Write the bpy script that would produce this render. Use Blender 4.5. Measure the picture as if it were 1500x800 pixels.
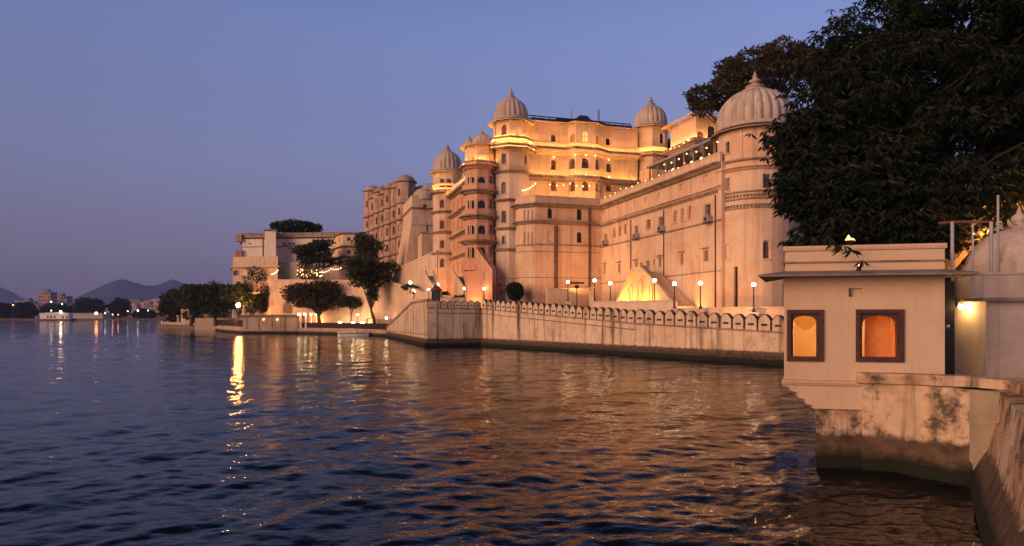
import bpy, math, random
import numpy as np
from mathutils import Vector

random.seed(7)
RNG = np.random.default_rng(11)
D = bpy.data
SC = bpy.context.scene
COL = SC.collection
PI = math.pi
for o in list(D.objects):
    D.objects.remove(o)

# ------------------------------------------------------------------ camera
H = 3.6                                   # eye above the lake
cam_d = D.cameras.new('camera')
cam = D.objects.new('camera', cam_d)
COL.objects.link(cam)
cam.location = (0, 0, H)
cam.rotation_euler = (PI / 2, 0, 0)
cam_d.sensor_width = 36
cam_d.lens = 24
cam_d.shift_y = 62 / 1500
cam_d.clip_start = 0.1
cam_d.clip_end = 20000
SC.camera = cam

# ------------------------------------------------------------------ sky
SUN_DIR = Vector((-0.80, -0.55, 0.20)).normalized()       # towards the afterglow
world = D.worlds.new('World')
SC.world = world
world.use_nodes = True
nt = world.node_tree
nt.nodes.clear()
def N(t, typ, **kw):
    n = t.nodes.new(typ)
    for k, v in kw.items():
        setattr(n, k, v)
    return n
out = N(nt, 'ShaderNodeOutputWorld')
bg = N(nt, 'ShaderNodeBackground')
sky = N(nt, 'ShaderNodeTexSky')
sky.sky_type = 'NISHITA'
sky.sun_disc = False
sky.sun_elevation = math.radians(2.0)
sky.sun_rotation = math.atan2(SUN_DIR.x, SUN_DIR.y)
sky.altitude = 600
sky.dust_density = 2.0
sky.ozone_density = 4.0
tc = N(nt, 'ShaderNodeTexCoord')
sep = N(nt, 'ShaderNodeSeparateXYZ')
nt.links.new(tc.outputs['Generated'], sep.inputs[0])
# dusk: the earth's shadow is a dull mauve belt, blue above it
ramp = N(nt, 'ShaderNodeValToRGB')
e = ramp.color_ramp.elements
e[0].position = 0.0;  e[0].color = (0.205, 0.152, 0.200, 1)
e[1].position = 0.09; e[1].color = (0.232, 0.198, 0.318, 1)
for p, c in ((0.20, (0.215, 0.242, 0.436, 1)), (0.38, (0.172, 0.232, 0.480, 1)), (0.47, (0.130, 0.182, 0.40, 1)), (0.57, (0.028, 0.041, 0.105, 1)), (1.0, (0.014, 0.024, 0.075, 1))):
    x = ramp.color_ramp.elements.new(p); x.color = c
nt.links.new(sep.outputs['Z'], ramp.inputs[0])
# brighter towards the right of the view, darker towards the lake
mr = N(nt, 'ShaderNodeMapRange')
mr.inputs['From Min'].default_value = -0.70; mr.inputs['From Max'].default_value = 0.35
mr.inputs['To Min'].default_value = 0.70;  mr.inputs['To Max'].default_value = 1.08
nt.links.new(sep.outputs['X'], mr.inputs['Value'])
mul = N(nt, 'ShaderNodeVectorMath', operation='SCALE')
nt.links.new(ramp.outputs['Color'], mul.inputs[0]); nt.links.new(mr.outputs[0], mul.inputs['Scale'])
sks = N(nt, 'ShaderNodeVectorMath', operation='SCALE')
sks.inputs['Scale'].default_value = 0.05
nt.links.new(sky.outputs[0], sks.inputs[0])
addv = N(nt, 'ShaderNodeMixRGB'); addv.inputs[0].default_value = 0.90
nt.links.new(sks.outputs[0], addv.inputs[1]); nt.links.new(mul.outputs[0], addv.inputs[2])
nt.links.new(addv.outputs[0], bg.inputs['Color'])
bg.inputs['Strength'].default_value = 1.0
nt.links.new(bg.outputs[0], out.inputs[0])

# ------------------------------------------------------------------ afterglow
sd = D.lights.new('afterglow_sun', 'SUN')
sd.energy = 3.1
sd.color = (1.0, 0.575, 0.335)
sd.angle = math.radians(50)
so = D.objects.new('afterglow_sun', sd)
COL.objects.link(so)
so.rotation_euler = (-SUN_DIR).to_track_quat('-Z', 'Y').to_euler()

SC.view_settings.view_transform = 'Standard'
SC.view_settings.look = 'None'
SC.view_settings.exposure = 0.40
SC.view_settings.gamma = 1.0
SC.view_settings.use_curve_mapping = False
SC.cycles.use_denoising = True
SC.cycles.max_bounces = 6
SC.cycles.diffuse_bounces = 3
SC.cycles.glossy_bounces = 3
SC.cycles.transmission_bounces = 3
SC.cycles.volume_bounces = 0
SC.cycles.sample_clamp_indirect = 6.0
SC.cycles.caustics_reflective = False
SC.cycles.caustics_refractive = False
SC.cycles.use_light_tree = True

# ================================================================== helpers
def Pt(px, Y):
    return ((px - 750) / 1000 * Y, Y)
def Zp(py, Y):
    return H + (462 - py) / 1000 * Y

ORG = {}
def tag(o, label=None, cat=None, group=None, kind=None):
    if label: o['label'] = label
    if cat: o['category'] = cat
    if group: o['group'] = group
    if kind: o['kind'] = kind
    return o
def thing(name, label, cat, loc=(0, 0, 0), group=None, rz=0):
    o = D.objects.new(name, None)
    o.empty_display_size = 0.2
    COL.objects.link(o)
    o.location = loc
    o.rotation_euler = (0, 0, rz)
    ORG[o.name] = Vector(loc)
    return tag(o, label, cat, group)

class M:
    """collects polygons; build() links them as ONE mesh object"""
    def __init__(s):
        s.v = []; s.f = []; s.m = []; s.cur = 0
    def add(s, vs, fs):
        b = len(s.v)
        s.v += [tuple(p) for p in vs]
        s.f += [tuple(b + i for i in f) for f in fs]
        s.m += [s.cur] * len(fs)
    def quad(s, *p):
        s.add(p, [tuple(range(len(p)))])
    def box(s, x0, x1, y0, y1, z0, z1):
        s.add([(x0, y0, z0), (x1, y0, z0), (x1, y1, z0), (x0, y1, z0), (x0, y0, z1), (x1, y0, z1), (x1, y1, z1), (x0, y1, z1)],
              [(3, 2, 1, 0), (4, 5, 6, 7), (0, 1, 5, 4), (1, 2, 6, 5), (2, 3, 7, 6), (3, 0, 4, 7)])
    def obox(s, c, ax, ay, hx, hy, z0, z1):
        """box on axes ax, ay (2-D unit) about the point c"""
        pts = []
        for z in (z0, z1):
            for i, j in ((-1, -1), (1, -1), (1, 1), (-1, 1)):
                pts.append((c[0] + ax[0] * hx * i + ay[0] * hy * j, c[1] + ax[1] * hx * i + ay[1] * hy * j, z))
        s.add(pts, [(3, 2, 1, 0), (4, 5, 6, 7), (0, 1, 5, 4), (1, 2, 6, 5), (2, 3, 7, 6), (3, 0, 4, 7)])
    def prism(s, poly, z0, z1, z1s=None):
        n = len(poly)
        zt = z1s or [z1] * n
        s.add([(p[0], p[1], z0) for p in poly] + [(p[0], p[1], z) for p, z in zip(poly, zt)],
              [tuple(range(n - 1, -1, -1)), tuple(range(n, 2 * n))] + [(i, (i + 1) % n, n + (i + 1) % n, n + i) for i in range(n)])
    def slab(s, prof, o, ax, ay, t0, t1):
        """outline prof [(u,z)] along ax (2-D) at o, thickness t0..t1 along ay"""
        n = len(prof)
        pts = [(o[0] + ax[0] * u + ay[0] * t, o[1] + ax[1] * u + ay[1] * t, z) for t in (t0, t1) for u, z in prof]
        s.add(pts, [tuple(range(n)), tuple(range(2 * n - 1, n - 1, -1))] + [(i, n + i, n + (i + 1) % n, (i + 1) % n) for i in range(n)])
    def lathe(s, c, prof, n=24, rib=0, amp=0.0, ribrange=None):
        k = len(prof)
        vs = []
        for i in range(n):
            a = 2 * PI * i / n
            for j, (r, z) in enumerate(prof):
                m = 1.0
                if rib and (ribrange is None or ribrange[0] <= j <= ribrange[1]):
                    m = 1 - amp * (1 - abs(math.sin(a * rib / 2)) ** 0.7)
                vs.append((c[0] + math.cos(a) * r * m, c[1] + math.sin(a) * r * m, c[2] + z))
        fs = []
        for i in range(n):
            i2 = (i + 1) % n
            for j in range(k - 1):
                fs.append((i * k + j, i2 * k + j, i2 * k + j + 1, i * k + j + 1))
        s.add(vs, fs)
    def tube(s, pts, r, n=6):
        pts = [Vector(p) for p in pts]
        rr = r if isinstance(r, (list, tuple)) else [r] * len(pts)
        vs = []; fs = []
        for i, p in enumerate(pts):
            d = (pts[min(i + 1, len(pts) - 1)] - pts[max(i - 1, 0)]).normalized()
            a = d.cross(Vector((0, 0, 1)))
            if a.length < 1e-3: a = Vector((1, 0, 0))
            a.normalize(); b = d.cross(a)
            for k in range(n):
                t = 2 * PI * k / n
                vs.append(p + (a * math.cos(t) + b * math.sin(t)) * rr[i])
        for i in range(len(pts) - 1):
            for k in range(n):
                fs.append((i * n + k, i * n + (k + 1) % n, (i + 1) * n + (k + 1) % n, (i + 1) * n + k))
        fs.append(tuple(range(n - 1, -1, -1))); fs.append(tuple((len(pts) - 1) * n + k for k in range(n)))
        s.add(vs, fs)
    def ball(s, c, r, seg=10, rings=6, sz=1.0):
        prof = [(max(1e-4, r * math.sin(PI * i / rings)), -r * sz * math.cos(PI * i / rings)) for i in range(rings + 1)]
        s.lathe(c, prof, seg)
    def build(s, name, mat, parent=None, loc=None, smooth=None):
        me = D.meshes.new(name)
        org = ORG[parent.name] if parent is not None else Vector(loc or (0, 0, 0))
        ox, oy, oz = org
        me.from_pydata([(x - ox, y - oy, z - oz) for x, y, z in s.v], [], s.f)
        mats = mat if isinstance(mat, (list, tuple)) else [mat]
        for m in mats: me.materials.append(m)
        if any(s.m): me.polygons.foreach_set('material_index', s.m)
        me.update()
        if smooth:
            me.polygons.foreach_set('use_smooth', [True] * len(me.polygons))
            me.set_sharp_from_angle(angle=math.radians(smooth))
        o = D.objects.new(name, me)
        COL.objects.link(o)
        if parent is not None:
            o.parent = parent
        else:
            o.location = org
        ORG[o.name] = org
        return o

def kids(o):
    return [c for c in COL.objects if c.parent == o]
def copy_tree(o, loc, label=None, rz=None, group=None):
    c = o.copy(); COL.objects.link(c)
    c.location = loc
    if rz is not None: c.rotation_euler = (0, 0, rz)
    if label: c['label'] = label
    if group: c['group'] = group
    ORG[c.name] = Vector(loc)
    for k in list(o.children):
        d = k.copy(); COL.objects.link(d); d.parent = c
        for g in list(k.children):
            q = g.copy(); COL.objects.link(q); q.parent = d
    return c

def offset_poly(poly, d, closed=True):
    """mitred offset, positive to the right of the travel direction (outwards of a CCW polygon)"""
    n = len(poly); res = []
    for i in range(n):
        p = Vector(poly[i])
        a = Vector(poly[i - 1]) if (closed or i > 0) else None
        b = Vector(poly[(i + 1) % n]) if (closed or i < n - 1) else None
        n1 = n2 = None
        if a is not None:
            t = (p - a).normalized(); n1 = Vector((t.y, -t.x))
        if b is not None:
            t = (b - p).normalized(); n2 = Vector((t.y, -t.x))
        if n1 is None: m = n2
        elif n2 is None: m = n1
        else:
            m = (n1 + n2) / max(0.25, (1 + n1.dot(n2)))
        res.append((p.x + m.x * d, p.y + m.y * d))
    return res
def sweep(mb, poly, prof, closed=True):
    """closed profile [(offset, z)] carried round the polygon"""
    rings = [[(x, y, z) for x, y in offset_poly(poly, d, closed)] for d, z in prof]
    n = len(poly); k = len(prof)
    vs = [rings[j][i] for i in range(n) for j in range(k)]
    fs = []
    for i in range(n if closed else n - 1):
        i2 = (i + 1) % n
        for j in range(k):
            j2 = (j + 1) % k
            fs.append((i * k + j, i2 * k + j, i2 * k + j2, i * k + j2))
    if not closed:
        fs.append(tuple(range(k))); fs.append(tuple((n - 1) * k + j for j in range(k - 1, -1, -1)))
    mb.add(vs, fs)
def ngon(c, r, n, rot=0.0):
    return [(c[0] + r * math.cos(rot + 2 * PI * i / n), c[1] + r * math.sin(rot + 2 * PI * i / n)) for i in range(n)]
def rayhit(px, P, Q):
    """where the view ray of column px meets the segment P-Q: (s along it, Y) or None"""
    k = (px - 750) / 1000
    dx, dy = Q[0] - P[0], Q[1] - P[1]
    den = dx - k * dy
    if abs(den) < 1e-9: return None
    t = (k * P[1] - P[0]) / den
    if t < -1e-6 or t > 1 + 1e-6: return None
    Y = P[1] + t * dy
    return (t * math.hypot(dx, dy), Y) if Y > 0 else None

# ================================================================== materials
def mat_new(name):
    m = D.materials.new(name); m.use_nodes = True
    t = m.node_tree
    return m, t, t.nodes['Principled BSDF']
def plain(name, col, rough=0.6, metal=0.0, vary=0.12, scale=3.0, bump=0.0):
    m, t, b = mat_new(name)
    g = N(t, 'ShaderNodeNewGeometry'); n = N(t, 'ShaderNodeTexNoise')
    n.inputs['Scale'].default_value = scale; n.inputs['Detail'].default_value = 5
    t.links.new(g.outputs['Position'], n.inputs['Vector'])
    r = N(t, 'ShaderNodeValToRGB')
    r.color_ramp.elements[0].position = 0.3; r.color_ramp.elements[1].position = 0.7
    r.color_ramp.elements[0].color = tuple(c * (1 - vary) for c in col) + (1,)
    r.color_ramp.elements[1].color = tuple(min(1, c * (1 + vary)) for c in col) + (1,)
    t.links.new(n.outputs['Fac'], r.inputs[0]); t.links.new(r.outputs[0], b.inputs['Base Color'])
    b.inputs['Roughness'].default_value = rough; b.inputs['Metallic'].default_value = metal
    if bump:
        bp = N(t, 'ShaderNodeBump'); bp.inputs['Strength'].default_value = bump; bp.inputs['Distance'].default_value = 0.03
        t.links.new(n.outputs['Fac'], bp.inputs['Height']); t.links.new(bp.outputs[0], b.inputs['Normal'])
    return m
def glow(name, col, strength):
    m, t, b = mat_new(name)
    b.inputs['Base Color'].default_value = tuple(c * 0.5 for c in col) + (1,)
    b.inputs['Emission Color'].default_value = col + (1,)
    b.inputs['Emission Strength'].default_value = strength
    return m
def mixc(t, fac, a, b):
    n = N(t, 'ShaderNodeMixRGB')
    for i, v in ((0, fac), (1, a), (2, b)):
        if isinstance(v, (int, float)): n.inputs[i].default_value = v
        elif isinstance(v, tuple): n.inputs[i].default_value = v + (1,)
        else: t.links.new(v, n.inputs[i])
    return n.outputs[0]
def noise_fac(t, pos, sc, lo, hi, detail=5, stretch=None, rough=0.6):
    n = N(t, 'ShaderNodeTexNoise'); n.inputs['Scale'].default_value = sc; n.inputs['Detail'].default_value = detail
    n.inputs['Roughness'].default_value = rough
    if stretch:
        mp = N(t, 'ShaderNodeMapping'); mp.inputs['Scale'].default_value = stretch
        t.links.new(pos, mp.inputs['Vector']); t.links.new(mp.outputs[0], n.inputs['Vector'])
    else:
        t.links.new(pos, n.inputs['Vector'])
    r = N(t, 'ShaderNodeMapRange'); r.inputs['From Min'].default_value = lo; r.inputs['From Max'].default_value = hi
    t.links.new(n.outputs['Fac'], r.inputs['Value'])
    return r.outputs[0]
def mth(t, op, a, b=None):
    n = N(t, 'ShaderNodeMath', operation=op)
    for i, v in ((0, a), (1, b)):
        if v is None: continue
        if isinstance(v, (int, float)): n.inputs[i].default_value = v
        else: t.links.new(v, n.inputs[i])
    return n.outputs[0]
def plaster(name, col, patch=0.5, streak=0.35, tide=None, grime=0.0, glo=0.50, size=1.0, dark=(0.10, 0.075, 0.055), pale=None):
    """limewashed plaster: worn patches, run-off streaks, black mould, wet foot at the waterline"""
    m, t, b = mat_new(name)
    g = N(t, 'ShaderNodeNewGeometry'); pos = g.outputs['Position']
    pale = pale or tuple(min(0.85, c * 1.16) for c in col)
    worn = tuple(c * k for c, k in zip(col, (0.76, 0.60, 0.50)))
    c = mixc(t, mth(t, 'MULTIPLY', noise_fac(t, pos, 0.35 / size, 0.42, 0.60, 8, rough=0.68), patch), col, worn)
    c = mixc(t, mth(t, 'MULTIPLY', noise_fac(t, pos, 1.3 / size, 0.50, 0.72, 7), patch * 0.8), c, pale)
    if streak:
        f = noise_fac(t, pos, 1.0, 0.51, 0.70, 6, (1.9 / size, 1.9 / size, 0.10 / size))
        c = mixc(t, mth(t, 'MULTIPLY', f, streak), c, dark)
        f2 = noise_fac(t, pos, 1.0, 0.54, 0.66, 4, (5.5 / size, 5.5 / size, 0.22 / size))
        c = mixc(t, mth(t, 'MULTIPLY', f2, streak * 0.6), c, tuple(x * 0.6 for x in col))
    if grime:
        f = noise_fac(t, pos, 0.9 / size, glo, glo + 0.12, 10, rough=0.74)
        c = mixc(t, mth(t, 'MULTIPLY', f, grime), c, (0.060, 0.046, 0.036))
    if tide:
        sp = N(t, 'ShaderNodeSeparateXYZ'); t.links.new(pos, sp.inputs[0])
        nz = noise_fac(t, pos, 4.5, 0.25, 0.75, 8, rough=0.7)
        zz = mth(t, 'SUBTRACT', sp.outputs['Z'], mth(t, 'MULTIPLY', nz, tide * 0.20))
        r = N(t, 'ShaderNodeMapRange'); r.inputs['From Min'].default_value = tide * 0.66; r.inputs['From Max'].default_value = tide * 0.56
        t.links.new(zz, r.inputs['Value'])
        c = mixc(t, r.outputs[0], c, mixc(t, noise_fac(t, pos, 3.0, 0.35, 0.7, 7), (0.060, 0.038, 0.026), (0.15, 0.095, 0.065)))
        r2 = N(t, 'ShaderNodeMapRange'); r2.inputs['From Min'].default_value = tide * 0.34; r2.inputs['From Max'].default_value = tide * 0.12
        t.links.new(zz, r2.inputs['Value'])
        c = mixc(t, r2.outputs[0], c, (0.012, 0.014, 0.009))
    t.links.new(c, b.inputs['Base Color'])
    b.inputs['Roughness'].default_value = 0.88
    b.inputs['Specular IOR Level'].default_value = 0.25
    n = N(t, 'ShaderNodeTexNoise'); n.inputs['Scale'].default_value = 5 / size; n.inputs['Detail'].default_value = 8
    t.links.new(pos, n.inputs['Vector'])
    bp = N(t, 'ShaderNodeBump'); bp.inputs['Strength'].default_value = 0.35; bp.inputs['Distance'].default_value = 0.05 * size
    t.links.new(n.outputs['Fac'], bp.inputs['Height']); t.links.new(bp.outputs[0], b.inputs['Normal'])
    return m
def leafmat(name, c1, c2, rough=0.6, translucent=0.25):
    m, t, b = mat_new(name)
    g = N(t, 'ShaderNodeNewGeometry')
    r = N(t, 'ShaderNodeValToRGB')
    r.color_ramp.elements[0].color = c1 + (1,); r.color_ramp.elements[1].color = c2 + (1,)
    t.links.new(g.outputs['Random Per Island'], r.inputs[0])
    t.links.new(r.outputs[0], b.inputs['Base Color'])
    b.inputs['Roughness'].default_value = rough
    b.inputs['Specular IOR Level'].default_value = 0.15
    tr = N(t, 'ShaderNodeBsdfTranslucent'); mx = N(t, 'ShaderNodeMixShader'); mx.inputs[0].default_value = translucent
    t.links.new(r.outputs[0], tr.inputs['Color'])
    o = t.nodes['Material Output']
    t.links.new(b.outputs[0], mx.inputs[1]); t.links.new(tr.outputs[0], mx.inputs[2]); t.links.new(mx.outputs[0], o.inputs['Surface'])
    return m

PEACH = plaster('peach_limewash', (0.68, 0.475, 0.325), 0.55, 0.36)
CREAM = plaster('cream_limewash', (0.66, 0.48, 0.33), 0.45, 0.34)
PALE = plaster('pale_limewash', (0.68, 0.52, 0.39), 0.40, 0.28)
FORT = plaster('ochre_limewash', (0.66, 0.48, 0.31), 0.35, 0.25)
ROSE = plaster('rose_limewash', (0.62, 0.34, 0.21), 0.45, 0.30)
STONE = plaster('carved_sandstone', (0.48, 0.32, 0.24), 0.9, 0.85, grime=0.45)
LEDGE = plaster('weathered_ledge', (0.36, 0.27, 0.21), 0.8, 0.6, grime=0.5)
DOME = plaster('dome_plaster', (0.50, 0.41, 0.35), 0.5, 0.55, grime=0.25)
PAV = plaster('pavilion_limewash', (0.64, 0.47, 0.32), 0.35, 0.14)
LAKEWALL = plaster('lake_wall_plaster', (0.68, 0.52, 0.37), 0.45, 1.0, tide=1.3, grime=0.28, dark=(0.05, 0.038, 0.030))
NEARWALL = plaster('stained_quay_plaster', (0.60, 0.44, 0.30), 0.9, 0.75, tide=1.15, grime=0.92, glo=0.475, size=0.62)
QUAY = plaster('quay_plaster', (0.50, 0.38, 0.28), 0.6, 0.5, tide=0.8, grime=0.3)
SLATE = plain('grey_stone_slab', (0.20, 0.16, 0.14), 0.8, vary=0.25, bump=0.3)
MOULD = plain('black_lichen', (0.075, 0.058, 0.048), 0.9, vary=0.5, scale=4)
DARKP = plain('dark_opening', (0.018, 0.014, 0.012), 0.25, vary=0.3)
GLASSP = plain('dusk_glass', (0.10, 0.10, 0.12), 0.08, vary=0.3)
WOODP = plain('brown_shutter', (0.16, 0.075, 0.040), 0.6, vary=0.3)
BLUEP = plain('blue_shutter', (0.16, 0.18, 0.26), 0.5)
FRAMEB = plain('dark_brown_wood', (0.070, 0.028, 0.020), 0.45, vary=0.3, scale=9)
IRON = plain('dark_iron', (0.022, 0.020, 0.020), 0.5, vary=0.3)
PIPE = plain('rust_pipe', (0.10, 0.045, 0.030), 0.7, vary=0.4)
STEEL = plain('galvanised_steel', (0.42, 0.40, 0.38), 0.45, 0.6)
WHITE = plain('white_enamel', (0.72, 0.70, 0.66), 0.4)
RED = plain('red_paint', (0.34, 0.030, 0.030), 0.6)
GREEN = plain('green_canvas', (0.012, 0.035, 0.028), 0.8)
MAROON = plain('maroon_canvas', (0.16, 0.035, 0.030), 0.8)
MAROOND = plain('dark_red_iron', (0.05, 0.016, 0.012), 0.7)
BARK = plain('bark', (0.085, 0.060, 0.042), 0.95, vary=0.45, scale=5, bump=0.6)
BARKD = plain('dark_bark', (0.022, 0.017, 0.013), 0.95, vary=0.45, scale=5, bump=0.6)
SOIL = plain('earth', (0.16, 0.11, 0.075), 0.95, vary=0.35, scale=0.6)
PAVING = plain('paving', (0.30, 0.23, 0.17), 0.9, vary=0.25, scale=1.5)
LITPANE = glow('warm_window', (1.0, 0.50, 0.16), 1.1)
DIMPANE = glow('dim_window', (0.9, 0.42, 0.14), 0.28)
BULB = glow('bulb', (1.0, 0.64, 0.30), 3.6)
GLOBE = glow('lamp_globe', (1.0, 0.70, 0.38), 34.0)
STRIP = glow('ledge_uplight', (1.0, 0.49, 0.13), 50.0)
FLOOD = glow('flood_lens', (1.0, 0.50, 0.075), 240.0)
FILL_FLOOD = glow('fill_flood_lens', (1.0, 0.50, 0.13), 560.0)
FLOODO = glow('sodium_lens', (1.0, 0.40, 0.13), 480.0)
LEAF_MID = leafmat('leaf_mid', (0.024, 0.036, 0.014), (0.075, 0.080, 0.030))
LEAF_OLIVE = leafmat('leaf_olive', (0.040, 0.038, 0.016), (0.10, 0.078, 0.034))
LEAF_DARK = leafmat('leaf_dark', (0.016, 0.028, 0.013), (0.058, 0.076, 0.032), 0.5)
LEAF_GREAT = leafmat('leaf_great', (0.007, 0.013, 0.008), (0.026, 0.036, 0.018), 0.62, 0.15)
LEAF_BROWN = leafmat('leaf_brown', (0.036, 0.032, 0.014), (0.090, 0.070, 0.030))
LEAF_FAR = leafmat('leaf_far', (0.016, 0.022, 0.014), (0.045, 0.050, 0.030))

# ================================================================== building kit
def opening_hit(poly, px):
    best = None
    n = len(poly)
    for i in range(n):
        P, Q = poly[i], poly[(i + 1) % n]
        h = rayhit(px, P, Q)
        if h and (best is None or h[1] < best[2]):
            best = (i, h[0], h[1])
    return best
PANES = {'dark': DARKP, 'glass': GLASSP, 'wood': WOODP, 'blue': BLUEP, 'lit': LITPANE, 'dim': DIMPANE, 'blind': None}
def window(root, F, s0, s1, z0, z1, kind, wallmat, depth, arch=True, sill=True, bars=True, hood=False, opt_trim=True):
    w = s1 - s0; hgt = z1 - z0
    m = max(0.05, 0.09 * w)
    cx = (s0 + s1) / 2; rx = w / 2 - m
    zs = z1 - m - (min(rx * 1.05, hgt * 0.45) if arch else 0)
    inner = [(s0 + m, z0 + m * 0.6), (s0 + m, zs)]
    if arch:
        for k in range(1, 8):
            a = PI - PI * k / 8
            inner.append((cx + rx * math.cos(a), zs + (z1 - m - zs) * math.sin(a) ** 0.85))
    inner += [(s1 - m, zs), (s1 - m, z0 + m * 0.6)]
    if not arch:
        inner[1] = (s0 + m, z1 - m); inner[2] = (s1 - m, z1 - m)
    outer = []
    for u, z in inner:
        du, dz = u - cx, z - zs
        if z <= zs + 1e-6 and arch or not arch:
            outer.append((s0 if du < 0 else s1, z if z > z0 + m else z0) if arch else (s0 if du < 0 else s1, z0 if z < z0 + m else z1))
        else:
            k = min((w / 2) / max(1e-6, abs(du)), (z1 - zs) / max(1e-6, dz))
            outer.append((cx + du * k, zs + dz * k))
    fr = M()
    d0 = 0.035
    for k in range(len(inner) - 1):
        a, b, c, d = outer[k], outer[k + 1], inner[k + 1], inner[k]
        fr.quad(F(*a, d0), F(*b, d0), F(*c, d0), F(*d, d0))
        fr.quad(F(*inner[k], d0), F(*inner[k + 1], d0), F(*inner[k + 1], depth), F(*inner[k], depth))
    fr.quad(F(s0, z0, d0), F(s0 + m, z0 + m * 0.6, d0), F(s1 - m, z0 + m * 0.6, d0), F(s1, z0, d0))
    def bx(u0, u1, a0, a1, e0, e1):
        p = [F(u, z, d) for d in (e0, e1) for u, z in ((u0, a0), (u1, a0), (u1, a1), (u0, a1))]
        fr.add(p, [(0, 1, 2, 3), (7, 6, 5, 4), (0, 4, 5, 1), (1, 5, 6, 2), (2, 6, 7, 3), (3, 7, 4, 0)])
    if sill: bx(s0 - 0.07, s1 + 0.07, z0 - 0.10, z0 - 0.003, -0.10, 0.05)
    if opt_trim and w > 0.45:
        tw = 0.09
        fr.cur = 1
        bx(s0 - tw, s0 - 0.003, z0, z1 + tw, -0.035, -0.002); bx(s1 + 0.003, s1 + tw, z0, z1 + tw, -0.035, -0.002); bx(s0 - 0.003, s1 + 0.003, z1 + 0.003, z1 + tw, -0.035, -0.002)
        fr.cur = 0
    if hood: bx(s0 - 0.28, s1 + 0.28, z1 + 0.14, z1 + 0.22, -0.42, -0.004)
    o = fr.build('window', [wallmat, PALE], root)
    if bars and kind in ('glass', 'wood', 'lit', 'dim', 'blue'):
        b = M()
        fr2, fr = fr, b
        bx(cx - 0.025, cx + 0.025, z0 + m, z1 - m * 1.2, depth - 0.10, depth - 0.03)
        bx(s0 + m, s1 - m, z0 + hgt * 0.52, z0 + hgt * 0.52 + 0.05, depth - 0.097, depth - 0.033)
        b.build('glazing_bar', WOODP if kind != 'blue' else BLUEP, o)
    p = M()
    q = depth - 0.004
    p.quad(F(s0, z0, q), F(s1, z0, q), F(s1, z1, q), F(s0, z1, q))
    p.build('pane', PANES[kind] or wallmat, o)
    return o

def storey(root, poly, z0, z1, mat, opens=(), depth=0.32, roof=True, frame=None, name='wall', smooth=None, skip=()):
    """walls of a closed CCW plan with real recessed openings.
    opens: (px, py_top, py_bottom, width, kind[, opts]) measured where the view column meets the plan"""
    n = len(poly)
    per = {i: [] for i in range(n)}
    for op in opens:
        px, yt, yb, w, kind = op[:5]
        opt = op[5] if len(op) > 5 else {}
        h = opening_hit(poly, px)
        if not h: continue
        i, s, Y = h
        P, Q = Vector(poly[i]), Vector(poly[(i + 1) % n])
        L = (Q - P).length
        w = min(w, L - 0.08)
        s = min(max(s, w / 2 + 0.03), L - w / 2 - 0.03)
        a, b = Zp(yb, Y), Zp(yt, Y)
        a = max(a, z0 + 0.05); b = min(b, z1 - 0.05)
        if b - a < 0.1: continue
        per[i].append((s - w / 2, s + w / 2, a, b, kind, opt))
    mb = M()
    jobs = []
    for i in range(n):
        if i in skip: continue
        P, Q = Vector(poly[i]), Vector(poly[(i + 1) % n])
        d = (Q - P); L = d.length; d.normalize()
        nn = Vector((d.y, -d.x))
        def F(s, z, e, P=P, d=d, nn=nn):
            return (P.x + d.x * s - nn.x * e, P.y + d.y * s - nn.y * e, z)
        hs = per[i]
        ss = sorted({0.0, L, *[h[0] for h in hs], *[h[1] for h in hs]})
        zs = sorted({z0, z1, *[h[2] for h in hs], *[h[3] for h in hs]})
        for a in range(len(ss) - 1):
            for b in range(len(zs) - 1):
                cs, cz = (ss[a] + ss[a + 1]) / 2, (zs[b] + zs[b + 1]) / 2
                if any(h[0] < cs < h[1] and h[2] < cz < h[3] for h in hs): continue
                mb.quad(F(ss[a], zs[b], 0), F(ss[a + 1], zs[b], 0), F(ss[a + 1], zs[b + 1], 0), F(ss[a], zs[b + 1], 0))
        for h in hs:
            s0, s1, a, b, kind, opt = h
            dp = opt.get('depth', depth if kind != 'blind' else 0.14)
            mb.quad(F(s0, a, 0), F(s0, b, 0), F(s0, b, dp), F(s0, a, dp))
            mb.quad(F(s1, b, 0), F(s1, a, 0), F(s1, a, dp), F(s1, b, dp))
            mb.quad(F(s0, b, 0), F(s1, b, 0), F(s1, b, dp), F(s0, b, dp))
            mb.quad(F(s1, a, 0), F(s0, a, 0), F(s0, a, dp), F(s1, a, dp))
            jobs.append((F, s0, s1, a, b, kind, opt, dp))
    if roof:
        mb.quad(*[(x, y, z1) for x, y in poly])
    w = mb.build(name, mat, root)
    for F, s0, s1, a, b, kind, opt, dp in jobs:
        window(root, F, s0, s1, a, b, kind, frame or mat, dp, opt.get('arch', True), opt.get('sill', True), opt.get('bars', True), opt.get('hood', False), opt.get('trim', kind != 'blind' and opt.get('sill', True)))
    return w
def cornice(root, poly, z, p=0.45, mat=None, name='cornice', closed=True, t=0.30):
    mb = M()
    sweep(mb, poly, [(0.002, z - t * 0.9), (p * 0.35, z - t * 0.7), (p * 0.45, z - t * 0.35), (p, z - t * 0.15), (p, z + 0.03), (p * 0.6, z + 0.10), (0.002, z + 0.16)], closed)
    return mb.build(name, mat or LEDGE, root)
def eave(root, poly, z, p=0.8, mat=None, name='eave', drop=0.28, closed=True):
    mb = M()
    sweep(mb, poly, [(0.002, z), (p, z - drop), (p, z - drop - 0.08), (0.002, z - 0.12)], closed)
    return mb.build(name, mat or LEDGE, root)
def strings(root, poly, z, p=0.10, hgt=0.14, mat=None, name='string_course', closed=True):
    mb = M(); sweep(mb, poly, [(0.002, z), (p, z + 0.02), (p, z + hgt - 0.02), (0.002, z + hgt)], closed)
    return mb.build(name, mat or LEDGE, root)
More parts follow.
